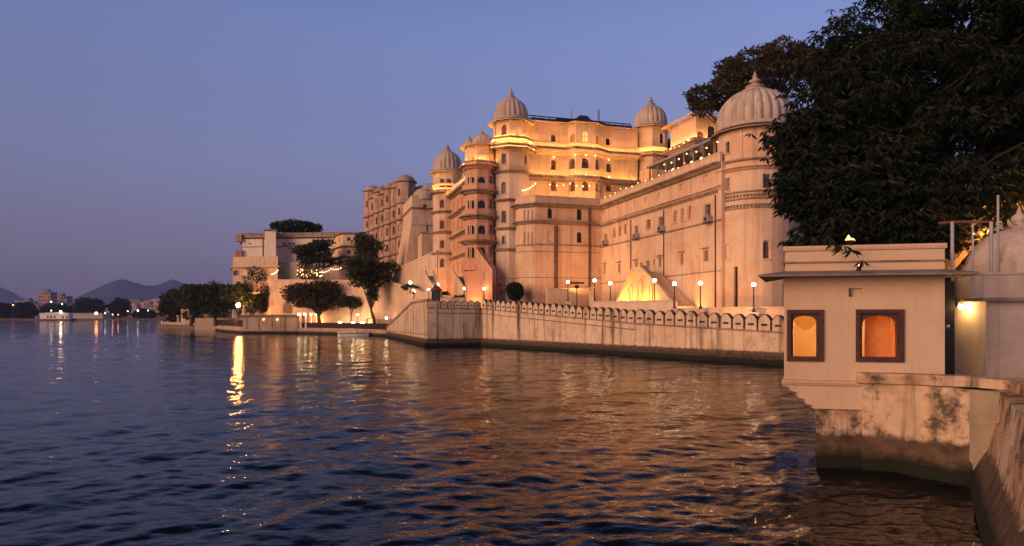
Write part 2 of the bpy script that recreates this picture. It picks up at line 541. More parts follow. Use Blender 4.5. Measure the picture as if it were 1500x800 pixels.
def parapet(root, poly, z0, z1, mat, t=0.25, closed=True, name='parapet', out=0.0):
    mb = M(); sweep(mb, poly, [(out, z0), (out, z1 - 0.1), (out + 0.05, z1 - 0.1), (out + 0.05, z1), (out - t, z1), (out - t, z0)], closed)
    return mb.build(name, mat, root)
def ledge_light(root, poly, z, off=0.16, w=0.07, mat=None, closed=True, add=0.16):
    off = off + add
    mb = M(); sweep(mb, poly, [(off + 0.16, z - 0.12), (off + 0.26, z - 0.12), (off + 0.26, z + 0.16), (off + 0.16, z + 0.16)], closed); mb.build('ledge_lip', LEDGE, root)
    mb = M(); sweep(mb, poly, [(off, z), (off + w, z), (off + w, z + 0.035), (off, z + 0.035)], closed)
    return mb.build('light_strip', mat or STRIP, root)
def dome(root, c, r, z, hgt, fin, mat=None, ribs=24, bulge=1.04, seg=None, name='dome'):
    """fluted onion dome with a lotus cap and a stepped finial"""
    prof = [(r * 0.99, 0), (r * 1.045, 0.02 * hgt), (r * 1.045, 0.08 * hgt), (r * 0.985, 0.10 * hgt)]
    k0 = len(prof)
    nseg = 14
    for i in range(nseg + 1):
        a = (PI / 2) * i / nseg
        rr = r * bulge * (math.cos(a) ** 0.78)
        if i < 4: rr *= 0.955 + 0.045 * math.sin(PI / 2 * i / 4)
        prof.append((max(rr, r * 0.13), hgt * (0.12 + 0.88 * math.sin(a) ** 1.04)))
    mb = M()
    mb.lathe((c[0], c[1], z), prof, seg or ribs * 4, ribs, 0.07, (k0, k0 + nseg - 1))
    d = mb.build(name, mat or DOME, root, smooth=50)
    f = M()
    fp = [(0.34, -0.10), (0.36, 0.0), (0.27, 0.06), (0.20, 0.12), (0.24, 0.18), (0.25, 0.22), (0.12, 0.30), (0.075, 0.36), (0.15, 0.44), (0.16, 0.50), (0.07, 0.60), (0.05, 0.68), (0.085, 0.73), (0.04, 0.80), (0.02, 0.92), (0.006, 1.0)]
    f.lathe((c[0], c[1], z + hgt), [(a * r, b * fin) for a, b in fp], 16)
    f.build('finial', mat or DOME, d, smooth=40)
    return d

# ------------------------------------------------------------------ palace frame: a to the right and inland, b away along the lake
O2 = Vector((10.9, 83.7)); V2 = Vector((0.958, 0.287)); U2 = Vector((-0.287, 0.958))
def L(a, b):
    p = O2 + V2 * a + U2 * b
    return (p.x, p.y)

# ================================================================== water
def build_water():
    m, t, b = mat_new('lake_water')
    b.inputs['Base Color'].default_value = (0.003, 0.004, 0.007, 1)
    b.inputs['Roughness'].default_value = 0.045
    b.inputs['IOR'].default_value = 1.24
    g = N(t, 'ShaderNodeNewGeometry')
    mp = N(t, 'ShaderNodeMapping'); mp.inputs['Scale'].default_value = (0.8, 1.25, 1); mp.inputs['Rotation'].default_value = (0, 0, 0.35)
    t.links.new(g.outputs['Position'], mp.inputs['Vector'])
    n1 = N(t, 'ShaderNodeTexNoise'); n1.inputs['Scale'].default_value = 2.4; n1.inputs['Detail'].default_value = 3.5; n1.inputs['Roughness'].default_value = 0.55
    n2 = N(t, 'ShaderNodeTexNoise'); n2.inputs['Scale'].default_value = 0.33; n2.inputs['Detail'].default_value = 2
    t.links.new(mp.outputs[0], n1.inputs['Vector']); t.links.new(mp.outputs[0], n2.inputs['Vector'])
    s = mth(t, 'ADD', mth(t, 'MULTIPLY', n1.outputs['Fac'], 0.036), mth(t, 'MULTIPLY', n2.outputs['Fac'], 0.07))
    bp = N(t, 'ShaderNodeBump'); bp.inputs['Strength'].default_value = 1.0; bp.inputs['Distance'].default_value = 1.0
    t.links.new(s, bp.inputs['Height'])
    # gusts: rougher and smoother lanes on the lake
    t.links.new(bp.outputs[0], b.inputs['Normal'])
    # near part: real waves
    rows = [3.0]
    while rows[-1] < 150: rows.append(rows[-1] * 1.0052)
    rows = np.array(rows); nr = len(rows)
    ang = np.linspace(-0.95, 0.92, 620); nc = len(ang)
    Y = np.repeat(rows[:, None], nc, 1); X = Y * np.tan(np.clip(ang, -0.95, 0.95))[None, :]
    sp = np.maximum(Y * 0.0052, Y * 0.0032)
    Z = np.zeros_like(X)
    rng = np.random.default_rng(5)
    for k in range(96):
        lam = 0.20 * (4.2 / 0.20) ** rng.random()
        th = math.radians(-62) + rng.normal() * 0.62          # wind off the lake
        kx, ky = math.cos(th) * 2 * PI / lam, math.sin(th) * 2 * PI / lam
        amp = 0.00185 * lam ** 0.86
        if lam < 0.7: amp *= 1.45
        fade = np.clip((lam / sp - 2.5) / 4, 0, 1)
        ph = kx * X + ky * Y + rng.random() * 6.28
        Z += fade * amp * (np.sin(ph) + 0.28 * np.cos(2 * ph))
    edge = np.clip((150 - Y) / 30, 0, 1)
    Z *= edge * (0.55 + 0.75 * np.clip((np.sin(X * 0.11 + 1.3) + np.sin(Y * 0.09 + X * 0.05) + 2) / 4, 0, 1))
    Z += 0.0
    v = np.stack([X, Y, Z], -1).reshape(-1, 3)
    idx = np.arange(nr * nc).reshape(nr, nc)
    q = np.stack([idx[:-1, :-1], idx[:-1, 1:], idx[1:, 1:], idx[1:, :-1]], -1).reshape(-1, 4)
    # the rest of the sheet reaches the horizon; butted to the wave grid
    ys = rows[-1]; xl, xr = X[-1, 0], X[-1, -1]
    extra = np.array([[xl, ys, 0], [xr, ys, 0], [9000, 9000, 0], [-9000, 9000, 0], [-9000, -60, 0], [X[0, 0], rows[0], 0], [9000, -60, 0], [X[0, -1], rows[0], 0]], float)
    base = len(v)
    allv = np.vstack([v, extra])
    quads = [(base, base + 1, base + 2, base + 3), (base + 4, base + 5, base, base + 3), (base + 7, base + 6, base + 2, base + 1), (base + 4, base + 6, base + 7, base + 5)]
    fq = np.vstack([q, np.array(quads)])
    me = D.meshes.new('lake')
    me.vertices.add(len(allv)); me.vertices.foreach_set('co', allv.ravel())
    me.loops.add(fq.size); me.loops.foreach_set('vertex_index', fq.ravel().astype(np.int32))
    me.polygons.add(len(fq)); me.polygons.foreach_set('loop_start', np.arange(0, fq.size, 4, dtype=np.int32))
    me.update(calc_edges=True); me.validate()
    me.polygons.foreach_set('use_smooth', [True] * len(me.polygons))
    me.materials.append(m)
    o = D.objects.new('lake_water', me); COL.objects.link(o)
    tag(o, kind='structure')
build_water()

# ================================================================== ground
def terrain(name, poly, z, mat, z0=-1.5):
    mb = M(); mb.prism(poly, z0, z)
    return tag(mb.build(name, mat), kind='structure')
# the lake wall's line (waterline), near right to far left
WALL = [(28.0, 44.5), (19.6, 49.0), (10.9, 60.6), (-3.62, 80.4), (-9.75, 78.0), (-21.0, 114.5)]
terrain('palace_terrace', [(28.2, 45.6), (60, 45), (90, 190), (-80, 190), (-78, 168), (-47, 138), (-31, 132), (-20.4, 115.0), (-9.2, 79.3), (-3.5, 81.6), (11.4, 61.2), (20.0, 49.8)], 2.95, PAVING)
terrain('palace_hill', [(24, 100), (90, 100), (90, 240), (-70, 240), (-50, 168), (-33, 142), (-18, 136)], 10.0, SOIL, 2.0)
terrain('garden_point', [(-70, 165), (-64, 210), (-110, 215), (-103, 198)], 0.9, SOIL)
terrain('quay_ground', [(9.6, 15.2), (7.9, 16.5), (9.6, 19.8), (13.5, 26), (30, 44.2), (60, 44), (60, 3), (8.6, 3), (6.2, 6.9), (8.5, 10.7), (10.1, 13.5)], 2.02, PAVING)
mb = M()
mb.prism([(-420, 505), (-300, 500), (-150, 512), (-30, 560), (200, 620), (200, 900), (-900, 900), (-900, 520)], -1, 1.2)
mb.prism([(-900, 620), (-60, 640), (-60, 900), (-900, 900)], 1.2, 6)
tag(mb.build('far_shore', SOIL), kind='structure')

def hills():
    m = plain('hill_scrub', (0.030, 0.036, 0.036), 0.95, vary=0.35, scale=0.004)
    pk = [(-2210, 3900, 195, 420), (-2360, 3900, 110, 500), (-2010, 4050, 215, 420), (-1840, 4050, 165, 400), (-1600, 4100, 160, 480), (-2560, 4050, 60, 500),
          (-3250, 4200, 190, 420), (-3000, 4200, 95, 330), (-3600, 4300, 200, 600), (-1200, 4300, 120, 700), (-700, 4300, 90, 600)]
    xs = np.linspace(-4400, 400, 240); ys = np.linspace(3000, 5200, 90)
    X, Y = np.meshgrid(xs, ys)
    Z = np.zeros_like(X)
    for x, y, h, w in pk:
        r = np.sqrt(((X - x) / w) ** 2 + ((Y - y) / (w * 1.3)) ** 2)
        Z = np.maximum(Z, h * np.clip(1 - r, 0, 1) ** 0.85)
    rng = np.random.default_rng(3)
    for k in range(30):
        l = 60 * 8 ** rng.random(); th = rng.random() * 6.28
        Z += np.clip(Z / 60, 0, 1) * 0.020 * l * 0.6 * np.sin((X * math.cos(th) + Y * math.sin(th)) * 6.28 / l + rng.random() * 6)
    Z = Z + 1.0
    v = np.stack([X, Y, Z], -1).reshape(-1, 3)
    idx = np.arange(X.size).reshape(X.shape)
    q = np.stack([idx[:-1, :-1], idx[:-1, 1:], idx[1:, 1:], idx[1:, :-1]], -1).reshape(-1, 4)
    me = D.meshes.new('hills'); me.from_pydata(v.tolist(), [], q.tolist()); me.materials.append(m)
    me.polygons.foreach_set('use_smooth', [True] * len(me.polygons))
    o = D.objects.new('hills', me); COL.objects.link(o); tag(o, kind='structure')
hills()

# ================================================================== lake wall with merlons
def poly_at(line, s):
    for i in range(len(line) - 1):
        a, b = Vector(line[i]), Vector(line[i + 1]); l = (b - a).length
        if s <= l or i == len(line) - 2:
            return a + (b - a) * (s / l), (b - a).normalized()
        s -= l
def lake_wall():
    line = WALL[:4] + [(-9.74, 78.0)]
    ztop = [2.10, 2.33, 2.85, 4.35, 4.42]          # string course under the merlons
    root = thing('lake_wall', 'long cream lakeside wall with a row of pointed merlons and black run-off streaks', 'wall', (8, 66, 0))
    mb = M()
    inn = offset_poly(line, -0.9, False) if False else offset_poly(line, 0.9, False)
    # travel runs near-right to far-left, so inland is on the right hand: offset positive
    n = len(line)
    foot = offset_poly(line, -0.22, False)
    for i in range(n - 1):
        a, b, ai, bi = line[i], line[i + 1], inn[i], inn[i + 1]
        za, zb = ztop[i], ztop[i + 1]
        fa, fb = foot[i], foot[i + 1]
        mb.quad((*a, 0.62), (*b, 0.62), (*b, zb), (*a, za))
        mb.quad((*fa, -0.6), (*fb, -0.6), (*fb, 0.55), (*fa, 0.55))
        mb.quad((*fa, 0.55), (*fb, 0.55), (*b, 0.62), (*a, 0.62))
        mb.quad((*a, za), (*b, zb), (*bi, zb), (*ai, za))
        mb.quad((*bi, -0.5), (*ai, -0.5), (*ai, za), (*bi, zb))
    mb.quad((*line[0], -0.5), (*inn[0], -0.5), (*inn[0], ztop[0]), (*line[0], ztop[0]))
    mb.build('wall', LAKEWALL, root)
    # string courses
    for dz, p, h in ((-0.02, 0.09, 0.10), (-0.55, 0.05, 0.06)):
        mb = M()
        o1 = offset_poly(line, -p, False)
        for i in range(n - 1):
            if dz < -0.1 and i < 2: continue
            a, b, c, d = line[i], line[i + 1], o1[i], o1[i + 1]
            za, zb = ztop[i] + dz, ztop[i + 1] + dz
            mb.quad((*c, za), (*d, zb), (*d, zb + h), (*c, za + h))
            mb.quad((*a, za - 0.03), (*b, zb - 0.03), (*d, zb), (*c, za))
            mb.quad((*c, za + h), (*d, zb + h), (*b, zb + h + 0.02), (*a, za + h + 0.02))
        mb.build('string_course', LEDGE, root)
    # merlons
    def merlon_mesh(w, h):
        mb = M(); t = 0.34
        ax, ay = (1, 0), (0, 1)
        sw, sz0, sz1 = w * 0.24, h * 0.28, h * 0.43
        hw = w * 0.43
        def arch(k):
            pts = []
            for i in range(9):
                u = -1 + 2 * i / 8
                pts.append((u * hw * k, h * (0.66 + 0.34 * (1 - abs(u) ** 1.8)) - (1 - k) * h * 0.25))
            return pts
        mb.slab([(-hw, 0), (hw, 0), (hw, sz0), (-hw, sz0)], (0, 0), ax, ay, 0, t)
        mb.slab([(-hw, sz0), (-sw, sz0), (-sw, sz1), (-hw, sz1)], (0, 0), ax, ay, 0, t)
        mb.slab([(sw, sz0), (hw, sz0), (hw, sz1), (sw, sz1)], (0, 0), ax, ay, 0, t)
        mb.slab([(-hw, sz1), (hw, sz1)] + arch(1.0)[::-1], (0, 0), ax, ay, 0, t)
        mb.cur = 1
        # weathered coping roll along the pointed top
        A = arch(1.0)
        for i in range(8):
            (u0, z0), (u1, z1) = A[i], A[i + 1]
            e0, e1 = (u0 * 1.05, z0 + 0.045), (u1 * 1.05, z1 + 0.045)
            mb.slab([(u0, z0 + 0.004), (u1, z1 + 0.004), e1, e0], (0, 0), ax, ay, -0.025, t + 0.05)
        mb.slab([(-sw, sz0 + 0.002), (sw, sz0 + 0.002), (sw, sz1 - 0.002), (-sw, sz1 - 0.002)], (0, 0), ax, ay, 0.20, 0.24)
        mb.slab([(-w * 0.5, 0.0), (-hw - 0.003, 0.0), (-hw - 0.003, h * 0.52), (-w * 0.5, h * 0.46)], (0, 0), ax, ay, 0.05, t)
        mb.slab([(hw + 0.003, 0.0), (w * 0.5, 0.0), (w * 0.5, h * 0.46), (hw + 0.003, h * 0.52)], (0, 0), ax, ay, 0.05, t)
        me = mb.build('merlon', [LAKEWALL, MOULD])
        return me
    seglen = [(Vector(line[i + 1]) - Vector(line[i])).length for i in range(n - 1)]
    base = None
    protos = {}
    for i in range(n - 1):
        w = (1.18, 1.10, 0.98, 0.80)[i]
        if i == 0: cnt = int(seglen[0] // w)
        else: cnt = int(round(seglen[i] / w))
        w = seglen[i] / cnt
        a, b = Vector(line[i]), Vector(line[i + 1]); d = (b - a).normalized()
        proto = merlon_mesh(w, (1.15, 1.18, 1.12, 0.85)[i])
        first = True
        for k in range(cnt):
            f = (k + 0.5) / cnt
            p = a + (b - a) * f
            o = proto if first else proto.copy()
            if not first: COL.objects.link(o)
            first = False
            o.parent = root
            o.location = (p.x - 8, p.y - 66, ztop[i] + (ztop[i + 1] - ztop[i]) * f + 0.08)
            o.rotation_euler = (0, 0, math.atan2(-d.y, -d.x) + random.uniform(-0.03, 0.03))
            o.scale = (random.uniform(0.96, 1.0), 1, random.uniform(0.93, 1.05))
    return root
lake_wall()

# bastion with the sloping stair parapet at the far end of the wall
def bastion():
    root = thing('bastion_wall', 'pale lakeside bastion with a handrail parapet climbing its left side', 'wall', (-14, 96, 0))
    a, b = (-9.75, 78.0), (-21.0, 114.5)
    P = Vector(a); Q = Vector(b); d = (Q - P).normalized(); nn = Vector((d.y, -d.x)); Lg = (Q - P).length
    prof = [(0, -0.6), (Lg, -0.6), (Lg, 1.5), (Lg - 1.0, 1.6), (11.0, 5.1), (0.4, 5.2), (0, 5.2)]
    mb = M(); mb.slab(prof, a, d, nn, 0.0, 1.2)
    mb.build('wall', LAKEWALL, root)
    mb = M(); mb.slab([(0, -0.55), (Lg, -0.55), (Lg, 0.55), (0, 0.55)], a, d, nn, -0.22, -0.003)
    mb.build('footing', LAKEWALL, root)
    mb = M()
    mb.slab([(0.0, 5.203), (11.0, 5.103), (Lg - 1.0, 1.603), (Lg, 1.503), (Lg, 1.72), (Lg - 1.0, 1.84), (11.0, 5.35), (0.0, 5.45)], a, d, nn, -0.12, 0.7)
    mb.build('coping', LEDGE, root)
    mb = M(); mb.slab([(0, 1.35), (Lg, 1.0), (Lg, 1.1), (0, 1.47)], a, d, nn, -0.07, -0.002); mb.build('string_course', LEDGE, root)
bastion()

# ================================================================== palace buildings
def round_tower():
    c = Pt(1106, 60.6); r = 3.22
    lab = 'big round corner tower with a fluted dome beside the tree, white plaster at its foot'
    root = thing('round_tower', lab, 'tower', (c[0], c[1], 2.9))
    poly = ngon(c, r, 24, 0.10)
    lower = ngon(c, r * 1.015, 24, 0.10)
    storey(root, lower, 2.9, 12.7, PEACH, [(1121, 352, 379, 0.62, 'glass'), (1062, 357, 381, 0.55, 'blind'),
                                          (1078, 390, 451, 0.42, 'dark', {'arch': False, 'sill': False})], name='wall')
    storey(root, poly, 12.7, 16.4, PEACH, [(1118, 254, 276, 0.74, 'glass', {'arch': False}), (1064, 261, 280, 0.5, 'glass', {'arch': False})])
    storey(root, poly, 16.4, 19.6, PEACH, [(1118, 197, 217, 0.74, 'dark', {'arch': False}), (1064, 208, 225, 0.5, 'dark', {'arch': False})])
    for z in (12.65, 13.45, 14.05): strings(root, poly, z, 0.16, 0.16)
    for k in range(34):
        a = PI * 0.86 + PI * 1.0 * k / 34
        for z in (12.95, 13.8):
            dn = M(); ax = (math.cos(a), math.sin(a)); dn.obox((c[0] + ax[0] * (r + 0.06), c[1] + ax[1] * (r + 0.06)), ax, (-ax[1], ax[0]), 0.09, 0.075, z - 0.1, z + 0.1)
            dn.build('dentil', LEDGE, root)
    cornice(root, poly, 16.2, 0.50, PEACH); strings(root, poly, 16.75, 0.22, 0.2, LEDGE)
    eave(root, poly, 19.75, 0.62, LEDGE, drop=0.22)
    for k in range(0, 24, 3):
        pil = M(); a = 0.10 + 2 * PI * k / 24
        ax = (math.cos(a), math.sin(a)); pil.obox((c[0] + ax[0] * r, c[1] + ax[1] * r), ax, (-ax[1], ax[0]), 0.05, 0.10, 16.9, 19.5)
        pil.build('pilaster', PEACH, root)
    dome(root, c, r * 1.02, 19.78, 3.75, 1.75, ribs=26)
round_tower()

def wing():
    root = thing('palace_wing', 'long peach palace wing with rows of small windows running from the round tower', 'palace', (*L(4, -12), 2.9))
    poly = [L(0, 0), L(0, -25.5), L(9, -25.5), L(9, 0)]
    face = [L(0, 0), L(0, -25.5)]
    W = []
    up = {'arch': False}
    W += [(887, 342, 352, 0.85, 'glass', up), (932, 330, 344, 0.9, 'glass', up), (949.5, 321, 336, 1.05, 'wood', up), (967.5, 317, 333, 1.05, 'glass', up), (1036, 298, 318, 1.15, 'glass', up)]
    W += [(900, 333, 347, 0.62, 'wood'), (908, 331, 345, 0.62, 'glass'), (916, 328, 342, 0.62, 'wood')]
    W += [(989, 308, 326, 0.72, 'dim'), (999.5, 305, 323, 0.72, 'dim'), (1010.5, 301, 321, 0.72, 'dim')]
    hd = {'arch': False, 'hood': True}
    W += [(886, 388, 401, 0.55, 'dark', hd), (907, 386, 399, 0.55, 'dark', hd), (932, 383, 397, 0.5, 'dark', hd), (939, 384, 391, 0.42, 'wood', {'arch': False}),
          (949, 381, 396, 0.8, 'blue', {'arch': False}), (958, 380, 388, 0.42, 'wood', {'arch': False}), (967, 377, 391, 0.55, 'dark', hd), (999, 371, 388, 0.6, 'dark', hd), (1034, 366, 383, 0.7, 'dark', hd)]
    vt = {'arch': False, 'sill': False}
    for px, a, b in ((884, 306, 314), (906, 300, 307), (930, 294, 302), (946, 289, 297), (965, 282, 291), (998, 269, 279), (1033, 256, 268)):
        W.append((px, a, b, 0.75, 'blind', vt))
    storey(root, poly, 2.9, 17.0, PEACH, W)
    def fl(fn, *a, **k): return fn(root, [L(0, 0.0), L(0, -25.4)], *a, closed=False, **k)
    fl(cornice, 16.85, 0.85, LEDGE, t=0.45)
    fl(parapet, 17.0, 17.85, PEACH, out=0.10)
    fl(cornice, 14.85, 0.42, PEACH, t=0.35)
    fl(strings, 11.85, 0.14, 0.16, LEDGE)
    fl(strings, 7.45, 0.08, 0.10, LEDGE)
    for k in range(58):
        dn = M(); p = L(-0.12, -0.3 - k * 0.43); dn.obox(p, V2, U2, 0.14, 0.08, 14.35, 14.62)
        dn.build('bracket', LEDGE, root)
    for b_ in (-8.2, -15.5, -24.6):
        pp = M(); p = L(-0.07, b_); pp.lathe((p[0], p[1], 3.2), [(0.06, 0), (0.06, 11.0)], 8)
        pp.build('drainpipe', PIPE, root)
    return root
wing()

def block():
    root = thing('palace_block', 'square peach palace block with two dark drainpipes in the inner corner', 'palace', (*L(-4, 4), 2.9))
    poly = [L(-10.0, 7), L(-10.0, 1.7), L(-8.5, 0.01), L(4, 0.01), L(4, 7)]
    op = [(806, 304, 320, 0.75, 'dark'), (849, 305, 323, 0.8, 'dark'), (806, 338, 355, 0.8, 'blind'), (849, 339, 356, 0.8, 'dark')]
    for px in (769, 774.5, 780):
        op += [(px, 308, 325, 0.34, 'blind', {'arch': False}), (px, 340, 360, 0.34, 'blind', {'arch': False})]
    op += [(845, 410, 418, 2.6, 'wood', {'arch': False})]
    storey(root, poly, 2.9, 17.0, PEACH, op)
    f = [L(-10.0, 6.9), L(-10.0, 1.7), L(-8.5, 0.01), L(-0.02, 0.01)]
    cornice(root, f, 16.9, 0.75, LEDGE, closed=False, t=0.45)
    parapet(root, f, 17.0, 17.9, PEACH, closed=False, out=0.1)
    cornice(root, f, 14.85, 0.5, LEDGE, closed=False, t=0.4)
    strings(root, f, 12.0, 0.12, 0.14, LEDGE, closed=False)
    strings(root, f, 11.2, 0.06, 0.08, LEDGE, closed=False)
    strings(root, f, 8.1, 0.07, 0.09, LEDGE, closed=False)
    for px, w, zt, mat_ in ((814, 0.22, 14.3, PIPE), (863, 0.14, 17.0, PIPE)):
        h = rayhit(px, L(-8.5, 0), L(0, 0)); p = Vector(L(-8.5, 0)) + V2 * h[0] - U2 * 0.14
        mb = M(); mb.lathe((p.x, p.y, 3.2), [(w, 0), (w, zt - 3.2)], 10)
        for z in range(4, int(zt), 2): mb.lathe((p.x, p.y, z), [(w * 1.25, 0), (w * 1.25, 0.12)], 10)
        mb.build('drainpipe', mat_, root)
block()

def octa(c, r): return ngon(c, r / math.cos(PI / 8), 8, PI / 8 + math.atan2(V2.y, V2.x))

def main_tower():
    c = Pt(748.5, 85.8); r = 2.12
    root = thing('octagonal_tower', 'tallest domed octagonal tower at the left corner of the golden palace front', 'tower', (c[0], c[1], 2.9))
    p = octa(c, r)
    lev = [(2.9, 8.2), (8.2, 11.7), (11.7, 14.3), (14.3, 17.9), (17.9, 21.3), (21.3, 24.4)]
    ops = {2: [(738, 345, 358, 0.62, 'dark')], 3: [(738, 308, 327, 0.72, 'wood'), (756, 308, 326, 0.6, 'blind')], 4: [(738, 266, 284, 0.72, 'glass')],
           5: [(738, 224, 240, 0.72, 'wood'), (770, 226, 241, 0.6, 'wood')]}
    for i, (a, b) in enumerate(lev):
        storey(root, p, a, b, PALE if i < 5 else PEACH, ops.get(i, []), depth=0.25)
    cornice(root, p, 8.2, 0.10, PALE, t=0.15)
    for z, w in ((11.7, 0.30), (14.3, 0.45), (17.8, 0.45), (21.3, 0.35)): cornice(root, p, z, w, LEDGE)
    eave(root, p, 24.5, 0.95, LEDGE, drop=0.4)
    pd = octa(c, r * 0.98)
    storey(root, pd, 24.5, 27.6, FORT, [(738, 181, 198, 0.86, 'wood'), (726, 183, 199, 0.8, 'wood'), (758, 183, 199, 0.5, 'blind')], depth=0.25)
    cornice(root, pd, 25.2, 0.28, FORT, t=0.5); ledge_light(root, pd, 25.36, 0.12)
    ledge_light(root, p, 24.42, 0.42)
    eave(root, pd, 27.85, 0.72, FORT, drop=0.3)
    dome(root, c, r * 1.02, 27.85, 2.95, 1.55, ribs=20)
main_tower()

def fort():
    root = thing('upper_palace', 'golden floodlit upper palace front with a projecting central window bay', 'palace', (*L(0, 8), 2.9))
    b0 = 5.0
    def A(px, b):
        k = (px - 750) / 1000
        base = O2 + U2 * b
        a = (k * base.y - base.x) / (V2.x - k * V2.y)
        return a
    aL, aR = A(770, b0), A(934, b0)
    bl, br = A(832, b0), A(884, b0)
    ml, mr_ = A(843, b0 - 1.1), A(872, b0 - 1.1)
    plan = [L(aL, b0 + 7), L(aL, b0), L(bl, b0), L(ml, b0 - 1.1), L(mr_, b0 - 1.1), L(br, b0), L(aR, b0), L(aR, b0 + 7)]
    front = plan[1:7]
    storey(root, plan, 14.0, 20.9, PEACH, [(811, 262, 280, 0.95, 'wood'), (842.5, 262, 280, 1.1, 'wood'), (858, 262, 280, 1.1, 'wood'), (872, 262, 280, 0.9, 'wood'), (892, 264, 281, 0.95, 'wood')])
    storey(root, plan, 20.9, 24.5, FORT, [(811, 233, 249, 0.8, 'wood'), (842.5, 230, 247, 1.15, 'wood'), (858, 230, 247, 1.15, 'wood'), (872, 231, 248, 0.9, 'wood'), (892, 238, 253, 0.85, 'wood')])
    storey(root, plan, 24.5, 28.2, FORT, [(811, 196, 208, 0.8, 'glass'), (840.5, 194, 208, 0.85, 'dim'), (858, 191, 208, 0.95, 'lit'), (872, 194, 208, 0.8, 'dim'), (891, 201, 213, 0.8, 'dark')])
    def band(fn, *a, **k): return fn(root, front, *a, closed=False, **k)
    band(cornice, 21.0, 1.0, LEDGE, t=0.35); band(ledge_light, 21.17, 0.25, add=0.42)
    band(cornice, 24.6, 1.05, FORT, t=0.6); band(ledge_light, 24.77, 0.30, add=0.42)
    band(strings, 25.5, 0.15, 0.14, FORT)
    band(eave, 28.35, 0.55, FORT, drop=0.12)
    for px in (790, 822, 905, 920):
        h = rayhit(px, L(aL, b0), L(aR, b0)); q = Vector(L(aL, b0)) + V2 * h[0]
        for z0, z1 in ((21.2, 24.2), (25.7, 28.0)):
            pil = M(); pil.obox(q, V2, U2, 0.12, 0.07, z0, z1); pil.build('pilaster', FORT, root)
    # lamps above the windows
    for px, py, bb in ((811, 258, b0), (842.5, 257, b0 - 1.1), (858, 257, b0 - 1.1), (872, 258, b0 - 1.1), (892, 259, b0), (811, 230, b0), (842.5, 227, b0 - 1.1), (858, 227, b0 - 1.1), (872, 228, b0 - 1.1), (892, 234, b0)):
        a_ = A(px, bb - 0.2); q = L(a_, bb - 0.2)
        mb = M(); mb.ball((q[0], q[1], Zp(py, q[1])), 0.10, 8, 5)
        mb.build('window_lamp', BULB, root)
    # roof terrace railing and dark awning frame
    mb = M()
    q0, q1 = L(aL + 0.5, b0 + 1.2), L(aR - 0.5, b0 + 1.2)
    for z in (28.9, 29.25): mb.tube([(*q0, z), (*q1, z)], 0.07, 6)
    for k in range(15):
        q = Vector(q0) + (Vector(q1) - Vector(q0)) * (k / 14); mb.obox(q, V2, U2, 0.05, 0.05, 28.2, 29.3)
    mb.build('railing', IRON, root)
    mb = M()
    q = L(A(856, b0 + 1.6), b0 + 1.6)
    mb.slab([(-4.4, 28.2), (4.4, 28.2), (4.4, 29.0), (2.6, 29.3), (1.0, 29.5), (0.4, 30.0), (-0.6, 30.0), (-1.2, 29.5), (-4.0, 29.3)], q, V2, U2, 0, 1.6)
    mb.build('roof_hut', IRON, root)
    for pa, pb in ((778, 828), (885, 926)):
        qa, qb = L(A(pa, b0 + 0.9), b0 + 0.9), L(A(pb, b0 + 0.9), b0 + 0.9)
        mb = M(); mb.slab([(0, 28.55), ((Vector(qb) - Vector(qa)).length, 28.55), ((Vector(qb) - Vector(qa)).length, 28.95), (0, 28.95)], qa, V2, U2, 0, 0.08); mb.build('awning', IRON, root)
    mb = M(); q = L(A(877, b0 + 1.6), b0 + 1.6)
    for dx in (-0.25, 0.25): mb.tube([(q[0] + dx, q[1], 28.2), (q[0], q[1], 31.0)], 0.05, 5)
    q = L(A(837, b0 + 1.6), b0 + 1.6); mb.tube([(q[0], q[1], 28.2), (q[0], q[1], 30.6)], 0.03, 5)
    mb.build('antenna', IRON, root)
fort()

def right_tower():
    c = Pt(953, 92.5); r = 2.12
    root = thing('octagonal_tower', 'domed octagonal tower at the right corner of the golden palace front', 'tower', (c[0], c[1], 2.9))
    p = octa(c, r)
    storey(root, p, 10.0, 25.0, PEACH, [(940, 233, 249, 0.8, 'blind')], depth=0.25)
    cornice(root, p, 24.9, 0.55, LEDGE)
    ledge_light(root, p, 25.07, 0.22)
    pd = octa(c, r * 0.99)
    storey(root, pd, 25.0, 28.7, FORT, [(972, 195, 211, 0.6, 'dark'), (943, 195, 211, 0.7, 'blind')], depth=0.25)
    cornice(root, pd, 25.9, 0.22, FORT, t=0.3)
    eave(root, pd, 28.95, 0.75, FORT, drop=0.3)
    dome(root, c, r * 1.04, 28.95, 3.0, 1.5, ribs=20)
right_tower()

# receding lakeside front, left of the main tower
def lake_front():
    root = thing('lakeside_palace', 'rose lakeside palace front receding between the bay tower and the left domed tower', 'palace', (*L(-10, 17), 2.9))
    a0 = -12.9
    poly = [L(a0, 33), L(a0, 5.2), L(-10.5, 5.2), L(-10.5, 33)]
    op = []
    for px, rows_ in ((665, ((296, 309), (325, 337), (352, 364), (385, 398))), (671, ((292, 306), (322, 335), (350, 362), (384, 398))), (677, ((288, 302), (319, 333), (348, 361), (383, 398)))):
        for a, b in rows_: op.append((px, a, b, 1.2, 'blind'))
    storey(root, poly, 2.9, 22.4, ROSE, op)
    face = [L(a0, 33), L(a0, 5.3)]
    for z, w in ((22.0, 0.8), (18.9, 0.6), (15.6, 0.6), (12.4, 0.5)): cornice(root, face, z, w, LEDGE, closed=False, t=0.4)
    parapet(root, face, 22.4, 23.4, FORT, closed=False, out=0.12)
    ledge_light(root, face, 22.17, 0.35, closed=False)
lake_front()

